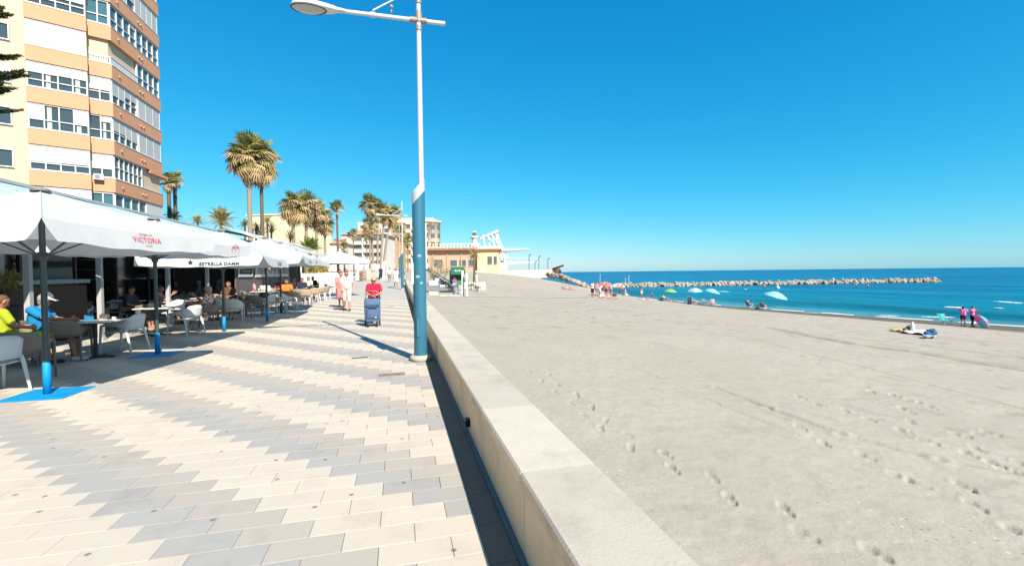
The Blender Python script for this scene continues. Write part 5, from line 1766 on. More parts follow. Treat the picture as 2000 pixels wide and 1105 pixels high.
for k in range(290):
    u = rb.random() ** .95
    row = rb.random()
    hmax = .85 + .25 * u
    p_ = A.lerp(B, u)
    off = rb.uniform(-1.7, 2.4)
    z = hmax * (1 - abs(off) / 3.0) + rb.uniform(-.35, .2)
    if nv.dot(p_ - Vector((0, 0, 0))) > 0:
        pass
    boulder(bw, p_ + nv * off + Vector((0, 0, z)), rb.uniform(.4, .95), rb)
hr = thing('headland_rocks', 'tumbled tan boulders at the foot of the headland by the water', 'rocks', (0, 0, 0))
for k in range(200):
    u = rb.random()
    px = 1068 + 82 * u; y = 533 + 17 * u + rb.uniform(-2.0, 5)
    d = 100 - 8 * u + rb.uniform(-3, 6)
    p_ = P(px, y, d)
    z = max(SEA, min(p_.z, 1.9 - 3.6 * u))
    boulder(hr, (p_.x, p_.y, z), rb.uniform(.25, .62), rb)

# ------------------------------------------------------------------ ramp, white fence, kiosk and planting beyond the parapet wall
def strip(name, pts_l, pts_r, m, kind='structure', parent=None):
    mb = MB(); mb.sheet([[l, r] for l, r in zip(pts_l, pts_r)][::-1]); return mb.build(name, m, parent, kind=kind if parent is None else None)
m_asph = mat('grey ramp concrete', (.27, .275, .275), rough=.9, var=.1, vscale=1.5, stain=.15, stscale=.7)
ry = np.linspace(50, 96, 12)
rz_ = lambda y: float(interp(y, [50, 62, 96], [-.35, .1, 2.1]))
strip('ramp', [Vector((1.05, y, rz_(y))) for y in ry], [Vector((5.9, y, rz_(y))) for y in ry], m_asph)
rl = thing('ramp_railing', 'dark railing sloping down along the grey ramp to the sand', 'railing', (0, 0, 0))
mb = MB(); mb.tube([(5.95, y, rz_(y) + .85) for y in ry], .05, 6); mb.build('handrail', m_frame, rl)
mb = MB(); mb.tube([(5.95, y, rz_(y) + .4) for y in ry], .035, 6); mb.build('mid_rail', m_frame, rl)
for y in np.linspace(50, 96, 24):
    mb = MB(); mb.tube([(5.95, y, rz_(y) - .3), (5.95, y, rz_(y) + .85)], .04, 5); mb.build('rail_post', m_frame, rl)
mb = MB()
for a, b in zip(ry, ry[1:]):
    mb.add([(6.05, a, rz_(a) - 1.2), (6.35, a, rz_(a) - 1.2), (6.35, a, rz_(a) + .3), (6.05, a, rz_(a) + .3), (6.05, b, rz_(b) - 1.2), (6.35, b, rz_(b) - 1.2), (6.35, b, rz_(b) + .3), (6.05, b, rz_(b) + .3)], [(0, 1, 2, 3), (3, 2, 6, 7), (0, 3, 7, 4), (1, 5, 6, 2), (4, 7, 6, 5)])
mb.build('ramp_kerb', m_bw, rl)
def block(name, label, cat, px0, px1, ytop, d, dep, m, zb=None):
    a, b = P(px0, ytop, d), P(px1, ytop, d)
    z0 = min(float(sand_z(a.x, a.y)), a.z) - .3 if zb is None else zb
    w = (b - a).to_2d().length
    t = thing(name, label, cat, (a.x, a.y, z0), math.atan2(b.y - a.y, b.x - a.x))
    h = a.z - z0
    mb = MB(); mb.box((w / 2, dep / 2, h / 2), (w, dep, h)); mb.build('body', m, t)
    mb = MB(); mb.box((w / 2, dep / 2, h + .04), (w + .08, dep + .08, .08)); mb.build('capping', m, t)
    return t
block('low_wall', 'short white wall block at the foot of the grey ramp, beside the near lamp post', 'wall', 838, 855, 571, 46, .5, m_bw)
block('low_wall', 'white wall stub on the sand leading to the white gate', 'wall', 860, 903, 578, 44, .4, m_bw)
gt = thing('white_gate', 'tall white gate post with a slatted white gate at the beach entrance', 'gate', S(908, 584))
g0 = gt.location.copy()
for px, y0, y1, d in ((903.5, 528, 582, 44), (911.5, 532, 585, 43.5), (887, 553, 578, 45.5)):
    a, b = P(px, y1, d), P(px, y0, d)
    mb = MB(); mb.box(((a + b) / 2) - g0, (.22, .22, b.z - a.z)); mb.build('post', m_bw, gt)
for k in range(6):
    a, b = P(889 + k * 2.3, 575, 45), P(889 + k * 2.3, 556, 45)
    mb = MB(); mb.box((a + b) / 2 - g0, (.06, .03, b.z - a.z)); mb.build('slat', m_bw, gt)
for y in (556, 566, 575):
    a, b = P(887, y, 45), P(903, y, 44.2)
    mb = MB(); mb.tube([a - g0, b - g0], .03, 6); mb.build('gate_rail', m_bw, gt)
# kiosk with a dark green awning
m_green = mat('dark green canvas', (.02, .13, .06), rough=.8, var=.1, vscale=3)
k0 = P(882, 545, 58); k0.z = float(sand_z(k0.x, k0.y))
ks = thing('beach_kiosk', 'small beach kiosk under a dark green awning beside the white gate', 'kiosk', k0)
w = (P(906, 545, 58) - P(882, 545, 58)).to_2d().length
zt = P(882, 521, 58).z - k0.z
mb = MB(); mb.box((w / 2, 1.5, zt * .42), (w * .94, 2.6, zt * .84)); mb.build('hut', mat('kiosk brown', (.16, .14, .09), rough=.8, var=.2, vscale=3), ks)
mb = MB(); mb.add([(-.2, -.9, zt * .62), (w + .2, -.9, zt * .62), (w + .1, .2, zt), (-.1, .2, zt), (-.1, 3, zt), (w + .1, 3, zt)], [(0, 1, 2, 3), (3, 2, 5, 4)]); mb.build('awning', m_green, ks)
text_obj('lettering', 'BAR', .5, m_bw, ks, (w / 2, -.44, zt * .80), (1, 0, 0), (0, 1.1, zt * .38))
mb = MB(); mb.box((w / 2, .1, .55), (w * .9, .3, 1.1)); mb.build('counter', mat('kiosk green panel', (.05, .22, .10), rough=.7), ks)
b0 = S(917, 545)
for k, (px, y, d, wd, hd) in enumerate(((927, 552, 56, 3.0, 1.0), (941, 556, 54, 1.2, .9))):
    c = P(px, y, d); z = float(sand_z(c.x, c.y))
    t = thing('white_fence', ('white fence panels among plants right of the kiosk', 'short white fence end by the open sand')[k], 'fence', (c.x, c.y, z - .1))
    for j in range(int(wd / .3)):
        mb = MB(); mb.box((-wd / 2 + .3 * j, 0, hd / 2), (.12, .06, hd)); mb.build('slat', m_bw, t)
    for zz in (.3, .8):
        mb = MB(); mb.box((-.1, .05, hd * zz), (wd, .05, .1)); mb.build('rail', m_bw, t)
pl_list = [(848, 540, 62, 1.6, 2.0), (856, 530, 70, 2.4, 2.6), (868, 535, 64, 1.8, 1.6), (861, 522, 80, 2.2, 2.8), (842, 515, 90, 2.6, 3.0), (875, 560, 55, 1.0, .8), (920, 556, 54, 1.2, .8), (932, 560, 52, 1.0, .7), (905, 548, 60, 1.0, 1.2)]
for k, (px, y, d, w, h) in enumerate(pl_list):
    c = P(px, y, d); z = max(float(sand_z(c.x, c.y)), c.z - .6 * h)
    z = float(sand_z(c.x, c.y)) if k > 4 else c.z - h * .5
    shrub((c.x, c.y, z), w, h, ('dusty shrub in a white planter beside the ramp railing', 'taller dusty shrub behind the ramp planter', 'dusty shrub right of the ramp planter', 'dusty shrub below the salmon building', 'dusty shrub against the end of the salmon building', 'low plant at the foot of the railing', 'low plant among the white fence panels', 'low plant at the end of the white fence', 'plant beside the kiosk awning')[k], m_leafp if k < 5 else m_leaf, 260, .16 if k < 5 else .1, group='beach entrance shrubs')
for k, (px, y, d) in enumerate(((846, 548, 60), (857, 543, 66), (868, 556, 57))):
    c = P(px, y, d)
    t = thing('planter', ('white planter box nearest the near lamp post', 'white planter box halfway up the ramp', 'white planter box by the foot of the railing')[k], 'planter', (c.x, c.y, c.z - .5), 0, 'white planters along the ramp')
    mb = MB(); mb.slab(-.6, .6, -.4, .4, -.6, .5, .03); mb.build('box', m_bw, t)
    mb = MB(); mb.box((0, 0, .505), (1.04, .64, .01)); mb.build('soil', m_trunkd, t)
bush_palm(926, 500, 58, 1.3, 'thin young palm standing right of the kiosk', m_fy, 18, (75, -40), droop=.7)
# pale boardwalk crossing the sand
mb = MB()
rows = []
for k in range(40):
    px = 905 + (1152 - 905) * k / 39; y = 579.5 + (582.5 - 579.5) * k / 39
    p_ = S(px, y)
    rows.append([(p_.x, p_.y - .0, p_.z + .06), (p_.x, p_.y + .45, p_.z + .06)])
mb.sheet(rows[::-1], smooth=False); 
mb.build('beach_path', mat('pale boards', (.62, .58, .50), rough=.85, var=.1, vscale=2), kind='structure')

# white steps, low white walls and a brick block at the end of the promenade
m_brick = mat('old brown brick', (.27, .17, .12), rough=.9, var=.35, vscale=4)
def yz(y): return float(prom_z(y))
st = thing('white_steps', 'pale steps between white side walls rising at the end of the promenade', 'steps', (0, 0, 0))
for k in range(9):
    y = 64 + k * .9
    a, b = P(709, 520, y), P(748, 520, y)
    mb = MB(); mb.box(((a.x + b.x) / 2, y + .45, yz(64) + .16 * (k + .5)), (b.x - a.x, .9, .32)); mb.build('step', m_plain, st)
for px0, px1 in ((744, 752), (700, 708)):
    a, b = P(px0, 520, 64), P(px1, 520, 64)
    mb = MB(); mb.add([(a.x, 62.5, 0), (b.x, 62.5, 0), (b.x, 74, 0), (a.x, 74, 0), (a.x, 62.5, 1.6), (b.x, 62.5, 1.6), (b.x, 74, 3.6), (a.x, 74, 3.6)], [(0, 1, 5, 4), (1, 2, 6, 5), (2, 3, 7, 6), (3, 0, 4, 7), (4, 5, 6, 7)]); mb.build('side_wall', m_bw, st)
a, b = P(708, 520, 73), P(744, 520, 73)
mb = MB(); mb.box(((a.x + b.x) / 2, 73, 2.0), (b.x - a.x, 1.0, 2.2)); mb.build('landing_wall', m_bw, st)
a, b = P(752, 512, 70), P(768, 512, 70)
mb = MB(); mb.add([(a.x, 68, 1), (b.x, 68, 1), (b.x, 86, 4.6), (a.x, 86, 4.6), (a.x, 68, 1.25), (b.x, 68, 1.25), (b.x, 86, 4.9), (a.x, 86, 4.9)], [(0, 1, 5, 4), (1, 2, 6, 5), (2, 3, 7, 6), (3, 0, 4, 7), (4, 5, 6, 7)]); mb.build('side_ramp', mat('pinkish ramp', (.55, .47, .42), rough=.85, var=.05, vscale=2), st)
a, b = P(705, 530, 58), P(718, 530, 58)
bk = thing('brick_block', 'square brown brick block beside the white steps', 'brick block', ((a.x + b.x) / 2, 58, yz(58)))
w = b.x - a.x
rbk = random.Random(9)
mbr = [MB().box((0, 0, 0), (.36, .16, .17)).mesh('brick', mat('brown brick %d' % i, c_, rough=.9, var=.2, vscale=6)) for i, c_ in enumerate(((.30, .18, .12), (.20, .13, .10), (.42, .33, .26)))]
mb = MB(); mb.box((0, .4, .7), (w - .06, .8, 1.4)); mb.build('mortar', m_bed, bk)
nb = int(w / .38)
for j in range(7):
    for i in range(nb + (j % 2)):
        x = -w / 2 + .19 + i * .38 - (.19 if j % 2 else 0)
        link('brick', rbk.choice(mbr), bk, (max(-w / 2 + .18, min(w / 2 - .18, x)), .03, .1 + .195 * j))
# ------------------------------------------------------------------ people
SKIN = {'fair': mat('fair skin', (.56, .32, .22), rough=.55, spec=.3, var=.05, vscale=20), 'tan': mat('tanned skin', (.40, .19, .11), rough=.5, spec=.3, var=.06, vscale=20),
        'pink': mat('sunburnt skin', (.55, .26, .18), rough=.55, spec=.3, var=.05, vscale=20)}
HAIR = {'grey': mat('grey hair', (.38, .36, .34), rough=.8, var=.2, vscale=60), 'blond': mat('blond hair', (.50, .36, .18), rough=.7, var=.2, vscale=60),
        'dark': mat('dark hair', (.025, .018, .014), rough=.6, var=.2, vscale=60), 'brown': mat('brown hair', (.12, .065, .035), rough=.7, var=.2, vscale=60), 'white': mat('white hair', (.62, .60, .57), rough=.8, var=.1, vscale=60)}
def cloth(name, c, **k): return mat(name, c, rough=.9, spec=.1, var=k.pop('var', .06), vscale=k.pop('vscale', 9), bump=.3, bscale=26, **k)
CL = {'red': cloth('red cotton', (.62, .03, .07)), 'navy': cloth('navy cotton', (.03, .045, .09)), 'whitepink': cloth('pale pink cotton', (.72, .58, .54)), 'white': cloth('white cotton', (.74, .73, .71)),
      'pinkwhite': cloth('cream cotton', (.72, .62, .54)), 'pink': cloth('pink cotton', (.70, .30, .33)), 'lime': cloth('lime cotton', (.42, .50, .04)), 'blue': cloth('bright blue cotton', (.02, .22, .50)),
      'black': cloth('black cotton', (.015, .015, .018)), 'khaki': cloth('khaki cotton', (.28, .22, .14)), 'grey': cloth('grey cotton', (.22, .22, .23)), 'hot': cloth('hot pink cotton', (.9, .22, .48)),
      'purple': cloth('purple cotton', (.30, .14, .34)), 'maroon': cloth('maroon cotton', (.16, .03, .06)), 'teal': cloth('teal cotton', (.02, .25, .28)), 'brown': cloth('brown swim cloth', (.14, .08, .06)), 'orange': cloth('orange cotton', (.62, .22, .06))}
def pattern_cloth(name, cols, scale):
    m = bpy.data.materials.new(name); m.use_nodes = True
    nt = m.node_tree; b = nt.nodes['Principled BSDF']; b.inputs['Roughness'].default_value = .9
    tc = node(nt, 'ShaderNodeTexCoord'); v = node(nt, 'ShaderNodeTexVoronoi'); v.inputs['Scale'].default_value = scale
    nt.links.new(tc.outputs['Object'], v.inputs['Vector'])
    cr = node(nt, 'ShaderNodeValToRGB'); cr.color_ramp.interpolation = 'CONSTANT'
    sx = node(nt, 'ShaderNodeSeparateXYZ'); nt.links.new(v.outputs['Color'], sx.inputs[0]); nt.links.new(sx.outputs[0], cr.inputs[0])
    e = cr.color_ramp.elements
    e[0].color = (*cols[0], 1); e[1].position = 1 / len(cols); e[1].color = (*cols[1], 1)
    for i, c in enumerate(cols[2:]):
        k = e.new((i + 2) / len(cols)); k.color = (*c, 1)
    nt.links.new(cr.outputs[0], b.inputs['Base Color'])
    return m
CL['floral'] = pattern_cloth('patterned dress cloth', [(.45, .12, .10), (.55, .50, .45), (.20, .12, .28), (.50, .28, .08), (.6, .55, .5), (.12, .08, .16)], 17)
CL['stripe'] = mat('striped top', (.06, .06, .07), rough=.9)
m_shades = mat('dark sunglasses', (.01, .01, .012), rough=.15, spec=.6)
m_lip = mat('lips', (.36, .10, .09), rough=.5)
m_shoe = mat('dark shoe', (.03, .028, .03), rough=.6); m_shoew = mat('pale shoe', (.6, .6, .6), rough=.6)
PENDING = []
def remeshed(mb, name, m, parent, vox, extra=None):
    o = mb.build(name, m, parent)
    r = o.modifiers.new('r', 'REMESH'); r.mode = 'VOXEL'; r.voxel_size = vox; r.use_smooth_shade = True
    s = o.modifiers.new('s', 'SMOOTH'); s.factor = .5; s.iterations = 3 if vox < .02 else 2
    PENDING.append((o, extra))
    return o
STAND = dict(pel=(0, 0, .93), chest=(0, .0, 1.24), neck=(0, 0, 1.42), head=(0, .02, 1.555), shL=(-.175, 0, 1.38), shR=(.175, 0, 1.38), elL=(-.235, -.03, 1.10), elR=(.235, -.03, 1.10), wrL=(-.24, .06, .86), wrR=(.24, .06, .86),
             hiL=(-.085, 0, .90), hiR=(.085, 0, .90), knL=(-.095, .02, .49), knR=(.095, .02, .49), anL=(-.1, -.01, .085), anR=(.1, -.01, .085), toL=(-.115, .16, .035), toR=(.115, .16, .035))
def pose(**k):
    d = dict(STAND); d.update(k); return d
WALK = pose(knL=(-.09, .17, .50), anL=(-.09, .24, .10), toL=(-.10, .40, .07), knR=(.095, -.01, .49), anR=(.1, -.22, .12), toR=(.11, -.09, .035), elL=(-.24, -.10, 1.11), wrL=(-.23, -.08, .87), elR=(.24, .05, 1.11), wrR=(.23, .20, .90))
PUSH = pose(chest=(0, .05, 1.22), neck=(0, .09, 1.39), head=(0, .13, 1.52), shL=(-.175, .08, 1.35), shR=(.175, .08, 1.35), elL=(-.25, .10, 1.08), elR=(.25, .10, 1.08), wrL=(-.09, .32, 1.02), wrR=(.09, .32, 1.02), knL=(-.09, .12, .49), anL=(-.09, .12, .09), toL=(-.1, .28, .04), anR=(.1, -.15, .1), toR=(.11, 0, .035))
SIT = pose(pel=(0, -.05, .54), chest=(0, -.10, .86), neck=(0, -.09, 1.04), head=(0, -.05, 1.18), shL=(-.18, -.09, 1.0), shR=(.18, -.09, 1.0), elL=(-.25, .02, .76), elR=(.25, .02, .76), wrL=(-.16, .24, .72), wrR=(.16, .24, .72),
           hiL=(-.09, 0, .53), hiR=(.09, 0, .53), knL=(-.11, .42, .53), knR=(.11, .42, .53), anL=(-.12, .44, .09), anR=(.12, .50, .09), toL=(-.13, .60, .035), toR=(.13, .66, .035))
SITREACH = dict(SIT); SITREACH.update(elR=(.22, .12, .84), wrR=(.08, .40, .80), elL=(-.24, .10, .80), wrL=(-.10, .36, .79), chest=(0, -.06, .86), neck=(0, -.02, 1.04), head=(0, .03, 1.17))
SITTALK = dict(SIT); SITTALK.update(elR=(.22, .14, .84), wrR=(.12, .33, 1.02), elL=(-.24, .08, .78), wrL=(-.12, .34, .80))
LOUNGE = pose(pel=(0, 0, .28), chest=(0, -.24, .50), neck=(0, -.36, .63), head=(0, -.40, .77), shL=(-.17, -.33, .60), shR=(.17, -.33, .60), elL=(-.25, -.12, .45), elR=(.25, -.12, .45), wrL=(-.2, .12, .40), wrR=(.2, .12, .40),
              hiL=(-.09, .04, .28), hiR=(.09, .04, .28), knL=(-.10, .46, .40), knR=(.10, .46, .36), anL=(-.10, .84, .16), anR=(.10, .86, .12), toL=(-.11, .92, .28), toR=(.11, .94, .24))
LIE = pose(pel=(0, 0, .12), chest=(0, -.32, .12), neck=(0, -.50, .13), head=(0, -.64, .16), shL=(-.17, -.46, .11), shR=(.17, -.46, .11), elL=(-.27, -.25, .07), elR=(.27, -.25, .07), wrL=(-.22, -.02, .06), wrR=(.22, -.02, .06),
           hiL=(-.09, .04, .11), hiR=(.09, .04, .11), knL=(-.10, .44, .12), knR=(.10, .44, .17), anL=(-.1, .84, .07), anR=(.1, .80, .07), toL=(-.11, .90, .2), toR=(.11, .86, .2))
BEND = pose(chest=(0, .22, 1.16), neck=(0, .36, 1.24), head=(0, .48, 1.28), shL=(-.17, .32, 1.22), shR=(.17, .32, 1.22), elL=(-.2, .40, .96), elR=(.2, .40, .96), wrL=(-.12, .46, .74), wrR=(.12, .46, .74))
ARMSUP = pose(elL=(-.26, .10, 1.22), wrL=(-.16, .26, 1.36), elR=(.26, .12, 1.22), wrR=(.16, .28, 1.34))
def person(loc, h, J, label, skin='fair', hair='brown', longhair=False, top=None, bottom=None, dress=None, scale=1.0, w=1.0, vox=.02, shades=False, hat=None, shoes=None, sleeve=.62, leg=.5, group=None, bottom_kind='shorts'):
    t = thing('person', label, 'person', loc, R(-h), group)
    V = {k: Vector(v) for k, v in J.items()}
    cen = lambda a, b, u: V[a].lerp(V[b], u)
    ax = (V['shR'] - V['shL']).normalized()
    mb = MB()
    def torso(mb, g=0.0, lo=0.0):
        p0, c0, n0 = V['pel'], V['chest'], V['neck']
        for s in (-1, 1):
            o = ax * (.062 * w * s)
            mb.capsule(p0 + o, c0 + o * 1.05, (.108 * w + g), (.105 * w + g))
            mb.capsule(c0 + o * 1.05, (c0.lerp(n0, .6)) + o * 1.1, (.105 * w + g), .075 + g)
        if w > 1.08:
            f = (V['knL'] + V['knR']) / 2 - V['pel']; f.z = 0
            fw = f.normalized() if f.length > .15 else Vector((0, 1, 0))
            mb.capsule(p0.lerp(c0, .25) + fw * .06 * w, p0.lerp(c0, .6) + fw * .05 * w, .11 * w + g, .10 * w + g)
        mb.capsule(V['shL'], V['shR'], .062 + g, .062 + g)
        mb.capsule(V['hiL'], V['hiR'], .105 * w + g, .105 * w + g)
    torso(mb)
    hd, nk = V['head'], V['neck']
    up = (hd - nk).normalized()
    fwd = ax.cross(up); fwd = -fwd if fwd.dot(Vector((0, 1, 0)) if abs(up.z) > .3 else Vector((0, 0, 1))) < 0 else fwd
    mb.capsule(nk - up * .05, hd - up * .02, .052, .05)
    mb.capsule(hd - up * .03 + fwd * .012, hd + up * .035, .074, .088)
    mb.capsule(hd - up * .085 + fwd * .035, hd - up * .03 + fwd * .03, .042, .06)      # jaw
    mb.capsule(hd - up * .02 + fwd * .095, hd + up * .012 + fwd * .082, .016, .011)     # nose
    for s in (-1, 1):
        mb.capsule(hd + ax * s * .083 - up * .02, hd + ax * s * .083 + up * .02, .016, .018)
    for s in 'LR':
        mb.capsule(V['sh' + s], V['el' + s], .052 * (.6 + .4 * w), .040)
        mb.capsule(V['el' + s], V['wr' + s], .041, .027)
        mb.capsule(V['hi' + s], V['kn' + s], .088 * (.5 + .5 * w), .058)
        mb.capsule(V['kn' + s], cen('kn' + s, 'an' + s, .35), .056, .057)
        mb.capsule(cen('kn' + s, 'an' + s, .35), V['an' + s], .057, .034)
        mb.capsule(V['an' + s] - Vector((0, 0, .03)), V['to' + s], .042, .030)
    hands = MB()
    for s, sg in (('L', -1), ('R', 1)):
        d = (V['wr' + s] - V['el' + s]).normalized()
        side = d.cross(Vector((sg * 1.0, .2, .1))).normalized()      # across the knuckles
        nrm = side.cross(d).normalized()
        b = V['wr' + s]
        mb.capsule(b, b + d * .05, .024, .030, flat=.7)
        hands.tube([b - d * .01, b + d * .04, b + d * .085], [(.026, .017), (.040, .016), (.040, .013)], 8, up=side)
        for k in range(4):
            o = side * (-.030 + .020 * k)
            ln = (.066, .078, .074, .058)[k]
            q0 = b + d * .08 + o
            q1 = q0 + d * ln * .5 - nrm * .012 * sg
            q2 = q1 + d * ln * .38 - nrm * .028 * sg
            hands.tube([q0, q1, q2], [.0095, .0088, .0068], 5)
        th = b + d * .03 - side * .034
        hands.tube([th, th + d * .035 - side * .020, th + d * .065 - side * .022 - nrm * .008 * sg], [.012, .0105, .008], 5)
    remeshed(mb, 'body', SKIN[skin], t, vox, hands)
    g = .012 if vox < .02 else .018
    def upper(mb, sl):
        torso(mb, g)
        for s in 'LR':
            mb.capsule(V['sh' + s], cen('sh' + s, 'el' + s, min(1, sl)), .062 * (.6 + .4 * w) + g, .050 + g * 1.4)
            if sl > 1:
                mb.capsule(V['el' + s], cen('el' + s, 'wr' + s, sl - 1), .045 + g, .036 + g)
    def legs(mb, ln, gg=0.0):
        mb.capsule(V['hiL'], V['hiR'], .108 * w + g, .108 * w + g)
        mb.capsule(V['pel'] - ax * .05, V['pel'] + ax * .05, .112 * w + g, .112 * w + g)
        for s in 'LR':
            if ln <= 1:
                mb.capsule(V['hi' + s], cen('hi' + s, 'kn' + s, ln), .092 * (.5 + .5 * w) + g, .072 + g + .02 + gg)
            else:
                mb.capsule(V['hi' + s], V['kn' + s], .092 * (.5 + .5 * w) + g, .066 + g + gg)
                mb.capsule(V['kn' + s], cen('kn' + s, 'an' + s, ln - 1), .066 + g + gg, .052 + g + gg)
    if bottom:
        m_ = MB(); legs(m_, leg); remeshed(m_, bottom_kind, CL[bottom], t, vox)
    if top:
        m_ = MB(); upper(m_, sleeve); remeshed(m_, 'shirt', CL[top], t, vox)
    if dress:
        m_ = MB(); upper(m_, sleeve)
        for s in 'LR':
            m_.capsule(V['hi' + s], V['kn' + s], .12 * w + g, .11 + g)
        m_.capsule((V['hiL'] + V['hiR']) / 2, (V['knL'] + V['knR']) / 2, .12 * w + g, .10 + g)
        remeshed(m_, 'dress', CL[dress], t, vox)
    if hair:
        m_ = MB()
        m_.capsule(hd + up * .05 - fwd * .012, hd + up * .03 - fwd * .03, .088, .092)
        m_.capsule(hd + up * .02 - fwd * .045, hd - up * .05 - fwd * .04, .078, .055)
        if longhair:
            m_.capsule(hd - up * .04 - fwd * .05, hd - up * .2 - fwd * .06, .07, .055)
        remeshed(m_, 'hair', HAIR[hair], t, max(vox * .8, .011))
    if hat:
        m_ = MB()
        m_.capsule(hd + up * .075, hd + up * .085 - fwd * .01, .098, .09)
        m_.box(hd + up * .06 + fwd * .12, (.14, .13, .018), rot=Matrix((ax, fwd, up)).transposed())
        remeshed(m_, 'cap', CL[hat], t, .012)
    if shades:
        m_ = MB(); rot = Matrix((ax, fwd, up)).transposed()
        for s in (-1, 1):
            m_.box(hd + fwd * .088 + ax * .034 * s + up * .012, (.052, .012, .036), rot=rot)
            m_.box(hd + fwd * .04 + ax * .083 * s + up * .018, (.006, .09, .01), rot=rot)
        m_.box(hd + fwd * .092 + up * .018, (.02, .008, .01), rot=rot)
        m_.build('sunglasses', m_shades, t)
    elif vox < .02:
        for s in (-1, 1):
            m_ = MB(); m_.capsule(hd + fwd * .080 + ax * .033 * s + up * .012, hd + fwd * .081 + ax * .036 * s + up * .012, .010, .010, 6); m_.build('eye', m_shades, t)
    if vox < .02:
        m_ = MB(); m_.capsule(hd + fwd * .088 - ax * .02 - up * .055, hd + fwd * .088 + ax * .02 - up * .055, .008, .008, 6); m_.build('mouth', m_lip, t)
    if shoes:
        for s in 'LR':
            m_ = MB(); m_.capsule(V['an' + s] - Vector((0, .02, .035)), V['to' + s] + Vector((0, .01, 0)), .048, .036); remeshed(m_, 'shoe', m_shoe if shoes == 'dark' else m_shoew, t, max(.014, vox))
    if scale != 1:
        t.scale = (scale,) * 3
    return t
def PG_(px, d):      # promenade point under a picture column at a depth
    q = P(px, 540, d); return Vector((q.x, q.y, float(prom_z(q.y))))
VN, VM, VF = .013, .018, .034
# walkers
tq = G(728, 637)
person(PG_(730, depth(tq) + .62), 180, PUSH, 'blond woman in a red top and sunglasses pushing the blue shopping trolley', 'fair', 'blond', top='red', bottom='navy', leg=1.75, scale=.90, w=1.12, vox=VN, shades=True, shoes='dark', bottom_kind='trousers')
q = G(678, 607)
person(q, 172, WALK, 'woman in a pale pink tee and cream shorts walking towards us, sunglasses on', 'pink', 'brown', top='whitepink', bottom='pinkwhite', leg=1.15, scale=.99, w=1.18, vox=VN, shades=True, shoes='dark')
person(PG_(666, 20.6), 176, WALK, 'person in pink half hidden behind the woman in cream shorts', 'pink', 'brown', dress='pink', w=1.1, vox=VM, scale=.97, shoes='dark')
person(PG_(664, 26.5), 170, WALK, 'dark-haired walker in white, left of the two heads behind the women', 'tan', 'dark', top='white', bottom='white', leg=1.6, vox=VM, scale=1.04)
person(PG_(676, 27.5), 180, WALK, 'dark-haired walker in white, right of the two heads behind the women', 'tan', 'dark', top='white', bottom='grey', leg=1.6, vox=VM, scale=1.05)
person(PG_(773, 41), 175, WALK, 'distant man in a white shirt and pale shorts walking beside the second lamp post', 'tan', 'dark', top='white', bottom='white', leg=.9, vox=VF, scale=1.05)
person(PG_(761, 52), 180, WALK, 'distant walker in grey shorts left of the man beside the second lamp post', 'tan', 'dark', top='white', bottom='grey', leg=.7, vox=VF)
person(PG_(744, 60), 180, STAND, 'tiny distant walker near the white steps', 'tan', 'dark', top='navy', bottom='navy', leg=1.6, vox=VF)
# shopping trolley
m_bag = mat('blue grey nylon', (.085, .15, .27), rough=.75, var=.08, vscale=9, bump=.5, bscale=18)
m_bagd = mat('dark blue nylon', (.03, .055, .11), rough=.75, var=.1, vscale=9)
tr = thing('shopping_trolley', 'blue grey wheeled shopping trolley with a front pocket in front of the woman in red', 'shopping trolley', tq, R(3))
g = []
prof = [(.16, .42, .30), (.22, .45, .33), (.45, .47, .34), (.70, .47, .32), (.80, .46, .30), (.835, .42, .26), (.84, .2, .12)]
for z, wx, wy in prof:
    row = []
    for k in range(25):
        a = 2 * PI * k / 24
        c, s_ = math.cos(a), math.sin(a)
        e = .35
        row.append((wx / 2 * abs(c) ** e * (1 if c > 0 else -1), wy / 2 * abs(s_) ** e * (1 if s_ > 0 else -1), z + .008 * math.sin(k * 2.3 + z * 9)))
    g.append(row)
mb = MB(); mb.sheet(g); mb.quad(*[Vector(p) for p in g[0][:-1]][::-1]); bag = mb.build('bag', m_bag, tr)
mb = MB()
g = []
for i in range(9):
    z = .24 + .30 * i / 8
    g.append([(-.17 + .34 * j / 8, -.168 - .035 * math.sin(PI * j / 8) ** .5 * math.sin(PI * (.15 + .85 * (1 - i / 8))) ** .6, z) for j in range(9)])
mb.sheet(g, thick=.02); mb.build('pocket', m_bag, bag)
mb = MB(); mb.add([(-.20, -.176, .66), (.20, -.176, .66), (.185, -.19, .60), (.06, -.196, .575), (0, -.197, .585), (-.06, -.196, .575), (-.185, -.19, .60)], [(0, 6, 5, 4, 3, 2, 1)]); mb.build('flap', m_bagd, bag)
mb = MB(); mb.tube([(-.13, -.205, .53), (0, -.212, .545), (.13, -.205, .53)], .006, 5); mb.build('zip', m_bagd, bag)
mb = MB(); mb.add([(.07, -.207, .27), (.115, -.205, .27), (.115, -.205, .30), (.07, -.207, .30)], [(0, 1, 2, 3)]); mb.build('small_tag', m_chw, bag)
fr_ = MB()
for s in (-1, 1):
    fr_.tube([(s * .19, .19, 1.0), (s * .19, .18, .10), (s * .16, -.20, .10)], .011, 8)
fr_.tube([(-.19, .19, 1.0), (-.1, .2, 1.06), (.1, .2, 1.06), (.19, .19, 1.0)], .013, 8)
fr_.tube([(-.16, -.20, .10), (.16, -.20, .10)], .011, 8)
fr_.build('frame', mat('grey tube', (.25, .25, .25), rough=.4, metal=.6), tr)
m_tyre = mat('black rubber', (.018, .018, .018), rough=.8)
